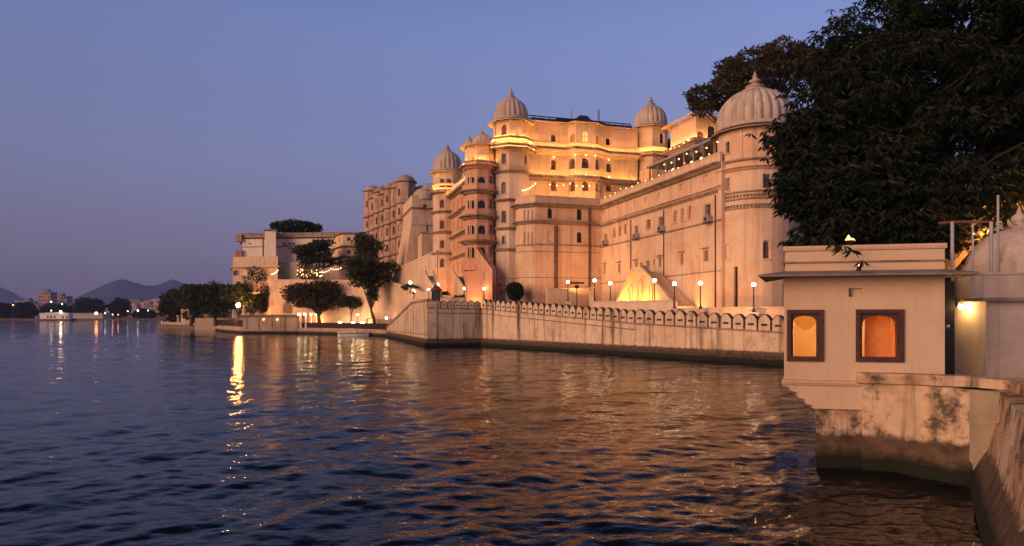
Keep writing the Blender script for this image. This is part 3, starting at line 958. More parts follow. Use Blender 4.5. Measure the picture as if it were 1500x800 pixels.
def bay_tower():
    c = Pt(702, 85.0); r = 1.66
    root = thing('bay_tower', 'narrow tower of stacked balcony windows under two small domes', 'tower', (c[0], c[1], 2.9))
    p = octa(c, r)
    rows_ = [(227, 241), (258, 272), (292, 306), (329, 345), (361, 377)]
    zz = [(22.0, 24.5), (18.95, 22.0), (15.85, 18.95), (12.75, 15.85), (9.05, 12.75)]
    storey(root, p, 2.9, 9.05, ROSE, [])
    for i, ((a, b), (z0, z1)) in enumerate(zip(rows_, zz)):
        k = 'lit' if i == 0 else 'dark'
        storey(root, p, z0, z1, FORT if i == 0 else ROSE, [(706, a, b, 1.15, k), (692, a + 1, b + 1, 0.7, 'wood' if i else 'dim'), (685.5, a + 1, b + 1, 0.5, 'wood'), (719, a - 1, b - 1, 0.7, 'wood')], depth=0.3)
        if i:
            cornice(root, p, z1 - 0.05, 0.8, LEDGE if i > 1 else ROSE, t=0.5)
            parapet(root, p, z0 + 0.1, z0 + 0.75, ROSE, 0.12, out=0.34, name='balcony')
    ledge_light(root, p, 22.3, 0.2); cornice(root, p, 22.15, 0.5, FORT)
    eave(root, p, 24.7, 0.7, FORT)
    dome(root, (c[0] + 0.35, c[1]), 1.22, 24.7, 1.45, 0.75, ribs=16)
    dome(root, (c[0] - 1.25, c[1] + 0.6), 0.74, 24.6, 1.1, 0.5, ribs=14)
bay_tower()

def left_tower():
    c = Pt(655.5, 109.0); r = 2.32
    root = thing('round_tower', 'slender domed tower with a glowing lantern storey left of the balcony tower', 'tower', (c[0], c[1], 2.9))
    p = ngon(c, r, 14, 0.2)
    rows_ = [(378, 392), (351, 364), (322, 336), (292, 305)]
    zz = [(2.9, 13.4), (13.4, 16.7), (16.7, 19.9), (19.9, 22.9)]
    for (a, b), (z0, z1) in zip(rows_, zz):
        storey(root, p, z0, z1, PEACH, [(645, a, b, 0.85, 'wood')], depth=0.25)
    for z in (13.4, 16.7, 19.9): cornice(root, p, z, 0.55, LEDGE, t=0.4)
    cornice(root, p, 22.9, 0.6, LEDGE, t=0.3)
    ledge_light(root, p, 23.07, 0.25)
    storey(root, p, 22.9, 26.3, FORT, [(645, 261, 275, 0.9, 'wood'), (661, 261, 275, 0.9, 'wood')], depth=0.25)
    cornice(root, p, 24.2, 0.18, FORT, t=0.3)
    eave(root, p, 26.4, 0.6, FORT)
    dome(root, c, r * 1.0, 26.4, 3.3, 1.5, ribs=20)
left_tower()

def buttress():
    root = thing('fort_block', 'plain pale fort block with a sloping left corner between the domes and carved front', 'fort', (*L(-13, 48), 2.9))
    poly = [L(-17.0, 55), L(-17.0, 42), L(-9, 42), L(-9, 55)]
    storey(root, poly, 2.9, 24.0, CREAM, [(623, 299, 308, 0.9, 'dark'), (626, 330, 344, 0.4, 'blind'), (600, 322, 332, 0.8, 'blind')])
    strings(root, poly, 19.3, 0.12, 0.18); cornice(root, poly, 22.4, 0.3, LEDGE)
    parapet(root, poly, 24.0, 24.6, CREAM)
    mb = M()   # battered skirt on the lake side
    q = [L(-17.003, 55), L(-17.003, 41.997), L(-14.5, 41.997)]
    o = [L(-19.6, 55), L(-19.6, 40.5), L(-14.5, 40.6)]
    for i in range(2):
        mb.quad((*o[i], 2.9), (*o[i + 1], 2.9), (*q[i + 1], 20.5), (*q[i], 20.5))
    mb.build('battered_skirt', CREAM, root)
    s2 = [L(-16.2, 40.4), L(-16.2, 36.5), L(-12.5, 36.5), L(-12.5, 40.4)]
    storey(root, s2, 2.9, 17.6, CREAM, [], name='annexe'); strings(root, s2, 17.3, 0.15, 0.2)
    # roof lantern and little dome
    c = L(-12.6, 45); pk = ngon(c, 2.3, 8, 0.3)
    storey(root, pk, 24.0, 26.6, CREAM, [(612, 263, 270, 0.5, 'dark'), (618, 263, 270, 0.5, 'dark'), (625, 263, 270, 0.5, 'dark')], name='roof_kiosk')
    eave(root, pk, 27.0, 0.8, LEDGE)
    mb = M(); c = L(-14.6, 43.6); mb.lathe((c[0], c[1], 24.0), [(2.0, 0), (2.0, 0.8), (1.8, 1.3), (1.3, 1.8), (0.6, 2.1), (0.01, 2.2)], 20)
    mb.build('small_dome', DOME, root, smooth=50)
buttress()

def old_palace():
    root = thing('old_palace', 'tall brownish carved palace front with ribbed bays at the far left end', 'palace', (-26, 142, 2.9))
    P1, P2 = Vector((-20.2, 131.5)), Vector((-31.3, 152.0))
    d = (P2 - P1).normalized(); nn = Vector((d.y, -d.x)); Lg = (P2 - P1).length
    if nn.y > 0: nn = -nn
    back = lambda p, k=10: (p.x - nn.x * k, p.y - nn.y * k)
    poly = [tuple(P2), tuple(P1), back(P1), back(P2)]
    storey(root, poly, 2.9, 28.6, STONE, [])
    cols = [(0.8, 1.9), (4.6, 1.7), (8.2, 1.9), (11.8, 1.8), (15.4, 1.9), (19.0, 1.7), (22.4, 1.9)]
    for k, (s, r) in enumerate(cols):
        c = P1 + d * s
        top = (29.4, 28.8, 29.2, 28.6, 29.6, 28.9, 31.0)[k]
        pk = ngon(c, r, 8, PI / 8)
        zs = [2.9, 9, 12.4, 15.6, 18.8, 22.0, 25.2, top]
        for i in range(len(zs) - 1):
            px = 750 + 1000 * (c.x + nn.x * r) / (c.y + nn.y * r)
            Yc = c.y + nn.y * r
            py = lambda z: 462 - (z - H) / Yc * 1000
            ops = []
            if i: 
                zc = (zs[i] + zs[i + 1]) / 2
                for dx in (-7.0, -1.5, 4):
                    ops.append((px + dx, py(zc + 0.75), py(zc - 0.75), 0.62, ('dark', 'wood', 'blind')[(k + i + int(dx)) % 3], {'bars': False, 'sill': False}))
            storey(root, pk, zs[i], zs[i + 1], STONE, ops, depth=0.3, name='bay')
        for z in zs[1:]:
            bm_ = M(); sweep(bm_, pk, [(0.002, z - 0.3), (0.38, z - 0.1), (0.38, z + 0.02), (0.002, z + 0.1)])
            bm_.build('balcony_eave', LEDGE, root)
        mb = M(); mb.lathe((c.x, c.y, top), [(r * 0.95, 0), (r * 0.92, 0.45), (r * 0.7, 0.95), (r * 0.35, 1.25), (0.08, 1.4), (0.05, 2.0)], 16)
        mb.build('small_dome', STONE, root, smooth=50)
    face = [tuple(P2), tuple(P1)]
    for z in (9.2, 12.5, 15.7, 18.9, 22.1, 25.3, 28.2): cornice(root, face, z, 0.3, LEDGE, closed=False)
old_palace()

def upper_pavilion():
    root = thing('roof_pavilion', 'golden lit upper pavilion with arched openings peeping left of the round tower dome', 'pavilion', (*L(9.3, -7), 17.0))
    a0, b0 = 7.6, -9.0
    poly = [L(a0, -3.0), L(a0, b0), L(17, b0), L(17, -3.0)]
    storey(root, poly, 17.0, 23.4, PEACH, [])
    pk = [L(a0 + 0.15, -3.2), L(a0 + 0.15, b0 + 0.15), L(16.8, b0 + 0.15), L(16.8, -3.2)]
    storey(root, pk, 23.4, 26.4, FORT, [(1027, 190, 203, 1.1, 'wood'), (1043, 182, 203, 1.3, 'dark'), (1054, 182, 203, 1.0, 'wood')])
    cornice(root, poly, 23.3, 0.7, PALE)
    ledge_light(root, pk, 23.47, 0.25)
    eave(root, pk, 26.7, 0.9, FORT)
upper_pavilion()

def annexe():
    root = thing('palace_annexe', 'plain peach palace wall half hidden behind the huge tree, right of the round tower', 'palace', (34, 66, 2.9))
    poly = [(23.4, 61.0), (52, 66.5), (52, 80), (23.4, 74)]
    op = []
    for px in (1176, 1196, 1216, 1236, 1262, 1290, 1320, 1350): op += [(px, 318, 336, 0.9, 'wood', {'arch': False}), (px, 372, 388, 0.7, 'dark')]
    storey(root, poly, 2.9, 14.6, PEACH, op)
    cornice(root, poly, 14.4, 0.5, LEDGE); cornice(root, poly, 12.4, 0.35, LEDGE); strings(root, poly, 7.6, 0.1, 0.12)
    parapet(root, poly, 14.6, 15.3, PEACH)
annexe()

def veranda():
    root = thing('rooftop_veranda', 'flat-roofed terrace veranda on slim posts above the long palace wing', 'veranda', (*L(2, -15), 17.0))
    b1, b0 = -10.6, -25.3
    mb = M()
    q = [L(0.55, b1), L(0.55, b0), L(5.5, b0), L(5.5, b1)]
    n = 4
    mb.prism(q, 19.45, 19.68)
    mb.build('roof', STEEL, root)
    mb = M()
    mb.prism([L(3.6, b1), L(3.6, b0), L(3.8, b0), L(3.8, b1)], 17.0, 19.44); mb.build('back_wall', WOODP, root)
    for k in range(9):
        bb = b0 + 0.4 + (b1 - b0 - 0.8) * k / 8
        mb = M(); mb.obox(L(0.8, bb), V2, U2, 0.07, 0.07, 17.0, 19.44); mb.build('post', LEDGE, root)
    for k in (1, 3, 4, 6):
        bb = b0 + 1.4 + (b1 - b0 - 2.4) * k / 7
        mb = M(); mb.ball((*L(2.3, bb), 18.9), 0.13, 8, 6); mb.build('ceiling_lamp', BULB, root)
veranda()

# stair with the lit niche in front of the wing
def niche_stair():
    root = thing('double_staircase', 'double staircase against the palace wing with its front wall glowing yellow', 'staircase', (*L(-2.3, -13), 2.9))
    a = -2.4
    o = L(a, 0)
    def S(px):     # metres from b=0 towards the camera at this column
        h = rayhit(px, L(a, 6), L(a, -26)); return h[0] - 6, h[1]
    pr = []
    for px, py in ((903, 447), (925, 399), (938, 398), (987, 449)):
        s, Y = S(px); pr.append((s, Zp(py, Y)))
    ax = -U2; ay = V2
    prof = [(pr[0][0], 2.95), (pr[3][0], 2.95), pr[3], pr[2], pr[1], pr[0]]
    # front wall with three arched niches: drawn as recessed panels in a thick wall
    mb = M(); mb.slab(prof, o, ax, ay, 0.30, 2.2); mb.build('wall', CREAM, root)
    mb = M()
    mb.slab([pr[0], pr[1], pr[2], pr[3], (pr[3][0] + 0.1, pr[3][1] + 0.45), (pr[2][0], pr[2][1] + 0.5), (pr[1][0], pr[1][1] + 0.5), (pr[0][0] - 0.1, pr[0][1] + 0.45)], o, ax, ay, 0.0, 0.35)
    mb.build('handrail_wall', CREAM, root)
    mb = M()
    s0 = pr[2][0] + 0.3; s1 = pr[3][0] - 0.2
    mb.slab([(s0, pr[2][1] + 0.504), (s1, pr[3][1] + 0.454), (s1 + 0.06, pr[3][1] + 0.60), (s0, pr[2][1] + 0.62)], o, ax, ay, -0.06, 0.40)
    mb.build('coping', LEDGE, root)
    for px, w, h in ((921, 0.55, 1.5), (934, 0.8, 2.1), (950, 0.6, 1.6)):
        s, Y = S(px)
        z0 = Zp(441, Y)
        n_ = M()
        # niche jambs and arch stand proud of the wall face, the recess is the wall itself
        for k in range(10):
            a0 = PI * k / 10; a1 = PI * (k + 1) / 10
            i0 = (s + math.cos(a0) * w / 2, z0 + h - w / 2 + math.sin(a0) * w / 2); i1 = (s + math.cos(a1) * w / 2, z0 + h - w / 2 + math.sin(a1) * w / 2)
            e0 = (s + math.cos(a0) * (w / 2 + 0.12), z0 + h - w / 2 + math.sin(a0) * (w / 2 + 0.12)); e1 = (s + math.cos(a1) * (w / 2 + 0.12), z0 + h - w / 2 + math.sin(a1) * (w / 2 + 0.12))
            n_.slab([i0, e0, e1, i1], o, ax, ay, 0.16, 0.302)
        for sg in (-1, 1):
            u0, u1 = sorted((s + sg * w / 2, s + sg * (w / 2 + 0.12)))
            n_.slab([(u0, z0), (u1, z0), (u1, z0 + h - w / 2 + 0.001), (u0, z0 + h - w / 2 + 0.001)], o, ax, ay, 0.16, 0.302)
        n_.slab([(s - w / 2 + 0.01, z0), (s + w / 2 - 0.01, z0), (s + w / 2 - 0.01, z0 + h - w / 2), (s, z0 + h - 0.02), (s - w / 2 + 0.01, z0 + h - w / 2)], o, ax, ay, 0.285, 0.297)
        n_.build('niche', FORT, root)
    # a low front terrace wall
    # hidden floodlights at the wall's foot
    for px in (915, 927, 942, 952):
        s, Y = S(px); q = Vector(o) + ax * s - ay * 0.72
        f = thing('floodlight', 'small ground floodlight washing the yellow staircase wall', 'floodlight', (q.x, q.y, 2.96), 'floodlights at the yellow staircase')
        mb = M(); mb.obox(q, V2, U2, 0.10, 0.22, 2.96, 4.42); mb.build('housing', IRON, f)
        mb = M(); mb.quad(*[(q.x + V2.x * u + U2.x * v, q.y + V2.y * u + U2.y * v, z) for u, v, z in ((0.10, -0.2, 4.425), (0.10, 0.2, 4.425), (-0.10, 0.2, 4.60), (-0.10, -0.2, 4.60))]); mb.build('lens', FLOOD, f)
niche_stair()

# plinth terraces in front of the block and the wing
def low_wall(name, label, pts, zt, mat, t=0.3, z0=2.95, cap=True):
    root = thing(name, label, 'wall', (*pts[0], z0))
    mb = M(); sweep(mb, pts, [(0, z0), (0, zt), (t, zt), (t, z0)], False); mb.build('wall', mat, root)
    if cap:
        mb = M(); sweep(mb, pts, [(-0.08, zt + 0.003), (-0.08, zt + 0.13), (t + 0.08, zt + 0.13), (t + 0.08, zt + 0.003)], False); mb.build('coping', PALE, root)
    return root
low_wall('terrace_wall', 'cream box terrace wall below the drainpipes with two globe lamps on it', [Pt(800, 77.5), Pt(866, 79.5), Pt(870, 74)], 6.55, CREAM)
low_wall('terrace_wall', 'low pale balustrade behind the right-hand merlons', [Pt(1160, 53.5), Pt(1060, 56.5), Pt(990, 62)], 4.15, PALE)
low_wall('terrace_wall', 'low pale wall from the yellow stair to the cream box terrace', [Pt(986, 61.8), Pt(900, 68.8), Pt(868, 72)], 4.9, PALE)
low_wall('terrace_wall', 'low pale wall behind the green sentry booth', [Pt(690, 93), Pt(628, 96), Pt(600, 102)], 5.9, PALE)

# promenade retaining walls on the left
def retaining():
    root = thing('retaining_wall', 'broad pinkish retaining wall behind the leaning quay tree', 'wall', (-24, 120, 1.2))
    pts = [Pt(665, 99.0), Pt(622, 104.0), Pt(572, 120.5), Pt(500, 130.5), Pt(430, 137.0), Pt(396, 138.5), Pt(340, 160)]
    zt = [6.1, 6.9, 9.4, 10.2, 10.6, 10.7, 10.8]
    mb = M(); back = offset_poly(pts, 1.0, False)
    for i in range(len(pts) - 1):
        a, b, c, d_ = pts[i], pts[i + 1], back[i], back[i + 1]
        mb.quad((*a, 0.5), (*b, 0.5), (*b, zt[i + 1]), (*a, zt[i])); mb.quad((*a, zt[i]), (*b, zt[i + 1]), (*d_, zt[i + 1]), (*c, zt[i])); mb.quad((*c, 0.5), (*d_, 0.5), (*d_, zt[i + 1]), (*c, zt[i]))
    mb.build('wall', CREAM, root)
    mb = M(); fr = offset_poly(pts, -0.10, False); bk = offset_poly(pts, 1.1, False)
    for i in range(len(pts) - 1):
        a, b, c, d_ = fr[i], fr[i + 1], bk[i], bk[i + 1]
        za, zb = zt[i] + 0.003, zt[i + 1] + 0.003
        mb.quad((*a, za), (*b, zb), (*b, zb + 0.18), (*a, za + 0.18)); mb.quad((*a, za + 0.18), (*b, zb + 0.18), (*d_, zb + 0.18), (*c, za + 0.18)); mb.quad((*a, za), (*b, zb), (*d_, zb), (*c, za))
    mb.build('coping', PALE, root)
    h = rayhit(421, pts[4], pts[5]); d = (Vector(pts[5]) - Vector(pts[4])).normalized(); nn = Vector((d.y, -d.x))
    p = Vector(pts[4]) + d * h[0]
    mb = M(); z0 = Zp(459, p.y); prof = [(-1.0, z0), (1.0, z0), (1.0, z0 + 1.5), (0.6, z0 + 2.1), (0, z0 + 2.4), (-0.6, z0 + 2.1), (-1.0, z0 + 1.5)]
    mb.slab(prof, p, d, nn, -0.06, 0.004); mb.build('doorway', WOODP, root)
retaining()
def ramp_wall():
    root = thing('ramp_wall', 'lit sloping ramp wall rising to the foot of the left domed tower', 'wall', (-17, 110, 2.9))
    a, b = Pt(577, 122), Pt(640, 107.0)
    A, B = Vector(a), Vector(b); d = (B - A).normalized(); nn = Vector((-d.y, d.x)); Lg = (B - A).length
    mb = M(); mb.slab([(0, 2.9), (Lg, 2.9), (Lg, Zp(369, 107)), (0, Zp(398, 122))], a, d, nn, 0, 3); mb.build('wall', CREAM, root)
    mb = M(); z0, z1 = Zp(398, 122) + 0.004, Zp(369, 107) + 0.004
    mb.slab([(0, z0), (Lg, z1), (Lg, z1 + 0.3), (0, z0 + 0.3)], a, d, nn, -0.1, 0.6); mb.build('coping', PALE, root)
ramp_wall()
def side_stair(label, px0, py0, px1, py1, Y, mat, w=2.2):
    root = thing('staircase', label, 'staircase', (*Pt(px0, Y), 2.9))
    a, b = Pt(px0, Y), Pt(px1, Y - 1.5)
    A, B = Vector(a), Vector(b); d = (B - A).normalized(); nn = Vector((-d.y, d.x)); Lg = (B - A).length
    z0, z1 = Zp(py0, Y), Zp(py1, Y - 1.5)
    mb = M(); n = 9; prof = [(0, 2.9), (Lg, 2.9)]
    st = []
    for k in range(n):
        u = Lg * (1 - k / n); z = z1 + (z0 - z1) * (k + 1) / n
        st += [(u, z - (z0 - z1) / n + 0.0), (u, z)]
    mb.slab(prof + st[0:] + [(0, z0)], a, d, nn, 0.25, w); mb.build('steps', SLATE, root)
    for t0 in (0.0, w + 0.003):
        mb = M(); mb.slab([(0, 2.9), (Lg, 2.9), (Lg, z1 + 0.6), (0, z0 + 0.8)], a, d, nn, t0, t0 + 0.24); mb.build('stair_wall', mat, root)
side_stair('orange lit staircase below the stacked balcony windows', 697, 372, 721, 402, 83.0, ROSE, 0.5)
side_stair('short cream staircase at the foot of the rose palace front', 664, 405, 682, 430, 98.0, CREAM, 1.6)
side_stair('narrow staircase in front of the ramp wall beside the green booth', 622, 404, 634, 430, 101.0, PALE, 1.4)
def porch():
    root = thing('porch_block', 'plain orange lit porch block with a dark doorway beside the tall tower', 'porch', (*Pt(712, 82.4), 2.9))
    a, b = Pt(706, 82.2), Pt(721.5, 82.0)
    poly = [(a[0], a[1] + 1.0), a, b, (b[0], b[1] + 1.0)]
    storey(root, poly, 2.9, Zp(399, 82), ROSE, [(718, 420, 440, 0.7, 'dark', {'arch': False})])
porch()

# ================================================================== left complex above the retaining wall
CHALK = plaster('chalk_limewash', (0.78, 0.66, 0.56), 0.35, 0.25)
def left_complex():
    root = thing('hill_palace', 'long pale palace with a flat roofline and square turret on the left hill', 'palace', (-45, 150, 9))
    Y = 150
    pl = [(*Pt(357, 152),), (*Pt(398, 149),), (*Pt(412, 148),), (*Pt(560, 152),)]
    poly = [Pt(355, 165), Pt(355, 152), Pt(505, 150), Pt(560, 152), (Pt(560, 152)[0], 166)]
    storey(root, poly, 8.0, Zp(345, 150), CHALK, [(416, 356, 360, 0.7, 'wood', {'arch': False}), (424, 356, 359, 0.6, 'wood', {'arch': False}), (430, 356, 359, 0.6, 'wood', {'arch': False}), (420, 359, 362, 0.6, 'dark', {'arch': False}), (366, 356, 358, 0.5, 'dark', {'arch': False})], depth=0.2)
    parapet(root, poly, Zp(345, 150), Zp(341, 150) + 0.15, LEDGE, out=0.1)
    strings(root, poly, Zp(361, 150), 0.15, 0.18); cornice(root, poly, Zp(347, 150), 0.5, WOODP)
    tp = [Pt(388, 150.5), Pt(388, 147.5), Pt(404, 147.5), Pt(404, 150.5)]
    storey(root, tp, 8.0, Zp(337, 147.5), CHALK, [], name='turret'); cornice(root, tp, Zp(337, 147.5), 0.25, LEDGE)
    mb = M(); q = Pt(385.5, 149.0); mb.lathe((q[0], q[1], Zp(388, 148)), [(0.16, 0), (0.16, Zp(348, 148) - Zp(388, 148))], 8); mb.build('drainpipe', PIPE, root)
    mb = M()
    q = Pt(352, 152.5)
    for z in (12.6, 16.5, 20): mb.obox(q, (1, 0), (0, 1), 0.7, 1.2, z, z + 1.6)
    mb.build('side_balcony', STONE, root)
    # lower pavilion
    r2 = thing('lower_pavilion', 'single-storey cream pavilion below the left hill palace', 'pavilion', (-52, 142, 8))
    p2 = [Pt(341, 150), Pt(341, 141), Pt(407, 139), Pt(407, 149)]
    storey(r2, p2, 8.0, Zp(380, 140), CREAM, [(345, 395, 404, 1.4, 'wood', {'arch': False}), (366, 395, 404, 1.3, 'blind'), (390, 395, 404, 1.3, 'blind')])
    eave(r2, p2, Zp(390, 140), 0.5, PALE, drop=0.15)
    parapet(r2, p2, Zp(380, 140), Zp(378, 140) + 0.3, CREAM)
    r3 = thing('plain_annexe', 'blank grey-white annexe right of the single-storey cream pavilion', 'annexe', (-46, 140, 8))
    storey(r3, [Pt(408, 147), Pt(408, 141.5), Pt(441, 141), Pt(441, 147)], 8.0, Zp(384, 141), PALE, [])
    # tower house with balconies
    r4 = thing('tower_house', 'narrow ochre house with two balcony levels between the hill palace and trees', 'house', (-34, 142, 9))
    p4 = [Pt(490, 150), Pt(492, 146), Pt(502, 141.5), Pt(520, 141.5), Pt(522, 148)]
    zt = [Zp(403, 142), Zp(376, 142), Zp(361, 142), Zp(342, 142)]
    storey(r4, p4, 8, zt[0], FORT, [])
    for i in range(3):
        yb = (376, 361, 342)[i]
        storey(r4, p4, zt[i], zt[i + 1], FORT, [(511, yb + 5, yb + 11, 0.8, 'dark'), (497, yb + 6, yb + 12, 0.7, 'wood')])
        cornice(r4, p4, zt[i + 1], 0.5, LEDGE)
left_complex()

# ================================================================== quay on the left
def quay():
    root = thing('garden_quay', 'low stone garden quay with a dark railing below the leaning tree', 'quay', (-35, 130, 0))
    pts = [(-21.0, 114.5), (-27.6, 122.5), (-36.5, 130), (-41.8, 133.0)]
    mb = M(); sweep(mb, pts, [(0, -0.6), (0, 0.95), (-0.12, 0.95), (-0.12, 1.18), (14, 1.18), (14, -0.6)], False); mb.build('wall', QUAY, root)
    mb = M()
    off = offset_poly(pts, 0.35, False)
    for z in (1.5, 1.8, 2.15): mb.tube([(*p, z) for p in off], 0.07, 5)
    tot = 0
    for i in range(len(off) - 1):
        a, b = Vector(off[i]), Vector(off[i + 1]); n = int((b - a).length / 0.28)
        for k in range(n):
            p = a + (b - a) * (k / n); mb.obox(p, (1, 0), (0, 1), 0.09, 0.09, 1.18, 2.15)
    mb.build('railing', MAROOND, root)
    r2 = thing('quay_wall', 'boxy cream garden wall at the water with two small wall lamps', 'wall', (-47, 134, 0))
    p = [(-52.6, 133.4), (-42.0, 133.4), (-41.2, 138), (-52.5, 139)]
    storey(r2, p, -0.5, Zp(463, 133.4), QUAY, [])
    cornice(r2, p, Zp(462, 133.4), 0.35, LEDGE, t=0.45)
    for px in (360, 378, 397, 416, 432):
        pil = M(); q = Pt(px, 133.38); pil.obox((q[0], q[1] - 0.04), (1, 0), (0, 1), 0.18, 0.05, 1.0, 3.2)
        pil.build('pilaster', QUAY, r2)
    for px in (386, 406):
        q = Pt(px, 133.1); mb = M(); mb.ball((q[0], q[1], Zp(468, 133)), 0.16, 8, 6); mb.build('wall_lamp', glow_soft, r2)
    r3 = thing('boat_landing', 'white low landing left of the boxy quay wall with a slatted fence', 'landing', (-57, 140, 0))
    pts = [(-52.7, 133.6), (-62.0, 147.0), (-71.4, 163)]
    mb = M(); sweep(mb, pts, [(0, -0.6), (0, 1.35), (9, 1.35), (9, -0.6)], False); mb.build('wall', QUAY, r3)
    mb = M(); off = offset_poly(pts, 0.3, False)
    for z in (1.75, 2.15, 2.55): mb.tube([(*q, z) for q in off], 0.09, 5)
    for i in range(2):
        a, b = Vector(off[i]), Vector(off[i + 1])
        for k in range(40): q = a + (b - a) * (k / 40); mb.obox(q, (1, 0), (0, 1), 0.10, 0.10, 1.35, 2.6)
    mb.build('fence', MAROOND, r3)
    r4 = thing('stepped_jetty', 'stepped cream jetty walls at the tip of the left garden', 'jetty', (-85, 190, 0))
    a = Pt(237, 205); b = Pt(312, 178)
    mb = M()
    mb.prism([Pt(237, 203), Pt(283, 190), Pt(283, 200), Pt(240, 214)], -0.5, 1.6)
    mb.prism([Pt(245, 204), Pt(262, 199), Pt(262, 206), Pt(246, 212)], 1.6, 3.6)
    mb.prism([Pt(265, 197), Pt(282, 192), Pt(282, 202), Pt(266, 206)], 1.6, 5.4)
    mb.prism([Pt(283.2, 190), Pt(312, 176), Pt(312, 186), Pt(284, 200)], -0.5, 1.4)
    mb.slab([(0, 1.4), (5.2, 1.4), (5.2, 3.6), (3.4, 5.6), (0.2, 2.6)], Pt(287, 191), (0.95, -0.3), (0.3, 0.95), 0, 3)
    mb.build('wall', QUAY, r4)
glow_soft = glow('wall_lamp_glow', (1.0, 0.55, 0.2), 5.0)
quay()

# ================================================================== lamps
LAMPS = []
def globe_lamp(loc, z0, zt, label, strong=1.0):
    """cast-iron post on a pedestal with a frosted globe"""
    x, y = loc
    root = thing('lamp_post', label, 'lamp post', (x, y, z0), 'globe lamps along the palace terraces')
    hgt = zt - z0
    mb = M(); ped = max(0.5, hgt - 2.2)
    mb.obox((x, y), (1, 0), (0, 1), 0.26, 0.26, z0, z0 + ped - 0.1); mb.obox((x, y), (1, 0), (0, 1), 0.32, 0.32, z0 + ped - 0.1 + 0.002, z0 + ped); mb.build('pedestal', PALE, root)
    mb = M(); h = hgt - ped
    mb.lathe((x, y, z0 + ped), [(0.16, 0.003), (0.13, 0.12), (0.07, 0.3), (0.055, h * 0.55), (0.075, h * 0.58), (0.045, h * 0.62), (0.045, h - 0.20), (0.10, h - 0.16), (0.10, h - 0.12), (0.02, h - 0.10)], 10)
    mb.build('post', IRON, root, smooth=40)
    mb = M(); mb.ball((x, y, zt), 0.165 * strong, 10, 8); mb.build('globe', GLOBE, root, smooth=80)
for px, py, Y, z0, lab in (
    (832, 413, 77.3, 3.0, 'globe lamp left on the cream box terrace, nearest the drainpipe'),
    (871, 411, 75.5, 3.0, 'globe lamp at the right corner of the cream box terrace'),
    (894, 415, 71.0, 3.0, 'globe lamp just left of the yellow staircase wall'),
    (959, 411, 64.5, 3.0, 'globe lamp in front of the staircase at the right edge of the yellow glow'),
    (988, 416, 61.5, 3.0, 'globe lamp at the foot of the staircase handrail'),
    (1026, 415, 58.0, 3.0, 'globe lamp before the bare wall between the staircase and round tower'),
    (1104, 417, 54.3, 3.0, 'globe lamp standing in front of the round tower'),
    (709, 423, 81.6, 3.0, 'small globe lamp by the dark porch doorway'),
    (680, 423, 92.0, 3.0, 'faint globe lamp in front of the short cream staircase'),
    (628, 424, 95.5, 3.0, 'globe lamp just left of the green sentry booth')):
    globe_lamp(Pt(px, Y), z0, Zp(py, Y), lab, 1.0 if px > 720 else 0.8)
for px, py, Y, z0, lab in ((524, 461, 124, 1.18, 'slim globe lamp standing on the left garden quay'), (566, 466, 117, 1.18, 'globe lamp at the right end of the left garden quay')):
    globe_lamp(Pt(px, Y), z0, Zp(py, Y), lab, 1.1)
GLOBE_BIG = glow('bright_lamp', (1.0, 0.38, 0.085), 420.0)
def big_lamp(px, py, Y, z0, label, r=0.38, mat=None):
    x, y = Pt(px, Y); zt = Zp(py, Y)
    root = thing('quay_lamp', label, 'lamp', (x, y, z0))
    mb = M(); mb.lathe((x, y, z0), [(0.12, 0), (0.08, 0.4), (0.06, zt - z0 - r), (0.12, zt - z0 - r + 0.05)], 8); mb.build('post', IRON, root)
    mb = M(); mb.ball((x, y, zt), r, 12, 8); mb.build('globe', mat or GLOBE_BIG, root, smooth=80)
big_lamp(349, 447, 136.6, 1.3, 'very bright amber lamp among trees at the left end of the boxy quay wall')
big_lamp(601, 414, 104.5, 6.9, 'double white terrace lamp above the sloping retaining wall', 0.22, GLOBE)
big_lamp(641, 417, 100.0, 6.0, 'white lamp behind the green sentry booth', 0.2, GLOBE)

def statue():
    x, y = Pt(357.5, 135.0)
    root = thing('statue', 'small pale statue lit amber beside the bright quay lamp', 'statue', (x, y, 3.5))
    mb = M(); mb.obox((x, y), (1, 0), (0, 1), 0.6, 0.5, 3.47, 3.75); mb.build('plinth', PALE, root)
    mb = M(); mb.lathe((x, y, 3.753), [(0.42, 0), (0.36, 0.4), (0.30, 0.7), (0.38, 0.9), (0.24, 1.15), (0.14, 1.22), (0.2, 1.4), (0.15, 1.6), (0.02, 1.75)], 12); mb.build('figure', PALE, root, smooth=50)
statue()

# festoons: one string = one thing, cable + bulbs
def festoon(label, pts, n, r=0.085, sag=0.25, name='string_lights'):
    root = thing(name, label, 'string lights', pts[0], 'strings of fairy bulbs')
    P = [Vector(p) for p in pts]
    cab = []
    for i in range(len(P) - 1):
        for k in range(6):
            f = k / 6; q = P[i].lerp(P[i + 1], f); q.z -= sag * 4 * f * (1 - f); cab.append(q)
    cab.append(P[-1])
    mb = M(); mb.tube(cab, 0.012, 4); c = mb.build('cable', IRON, root)
    for k in range(n):
        f = (k + 0.5) / n * (len(cab) - 1); i = min(int(f), len(cab) - 2)
        q = cab[i].lerp(cab[i + 1], f - i)
        mb = M(); mb.ball((q.x, q.y, q.z - r), r, 8, 5); mb.build('bulb', BULB, root)
def PW(px, py, Y): return (*Pt(px, Y), Zp(py, Y))
festoon('short string of bulbs climbing the left corner of the block roof', [PW(764, 278, 81.5), PW(786, 266, 82.0)], 6, 0.10)
festoon('string of bulbs across the terrace in front of the golden palace', [PW(801, 268, 82.0), PW(835, 268, 83), PW(868, 270, 84)], 7)
def wingpt(b, z, a=-0.25): return (*L(a, b), z)
festoon('long string of bulbs along the far half of the wing parapet', [wingpt(-1, 18.0), wingpt(-6, 18.1), wingpt(-11, 18.1)], 7, 0.055)
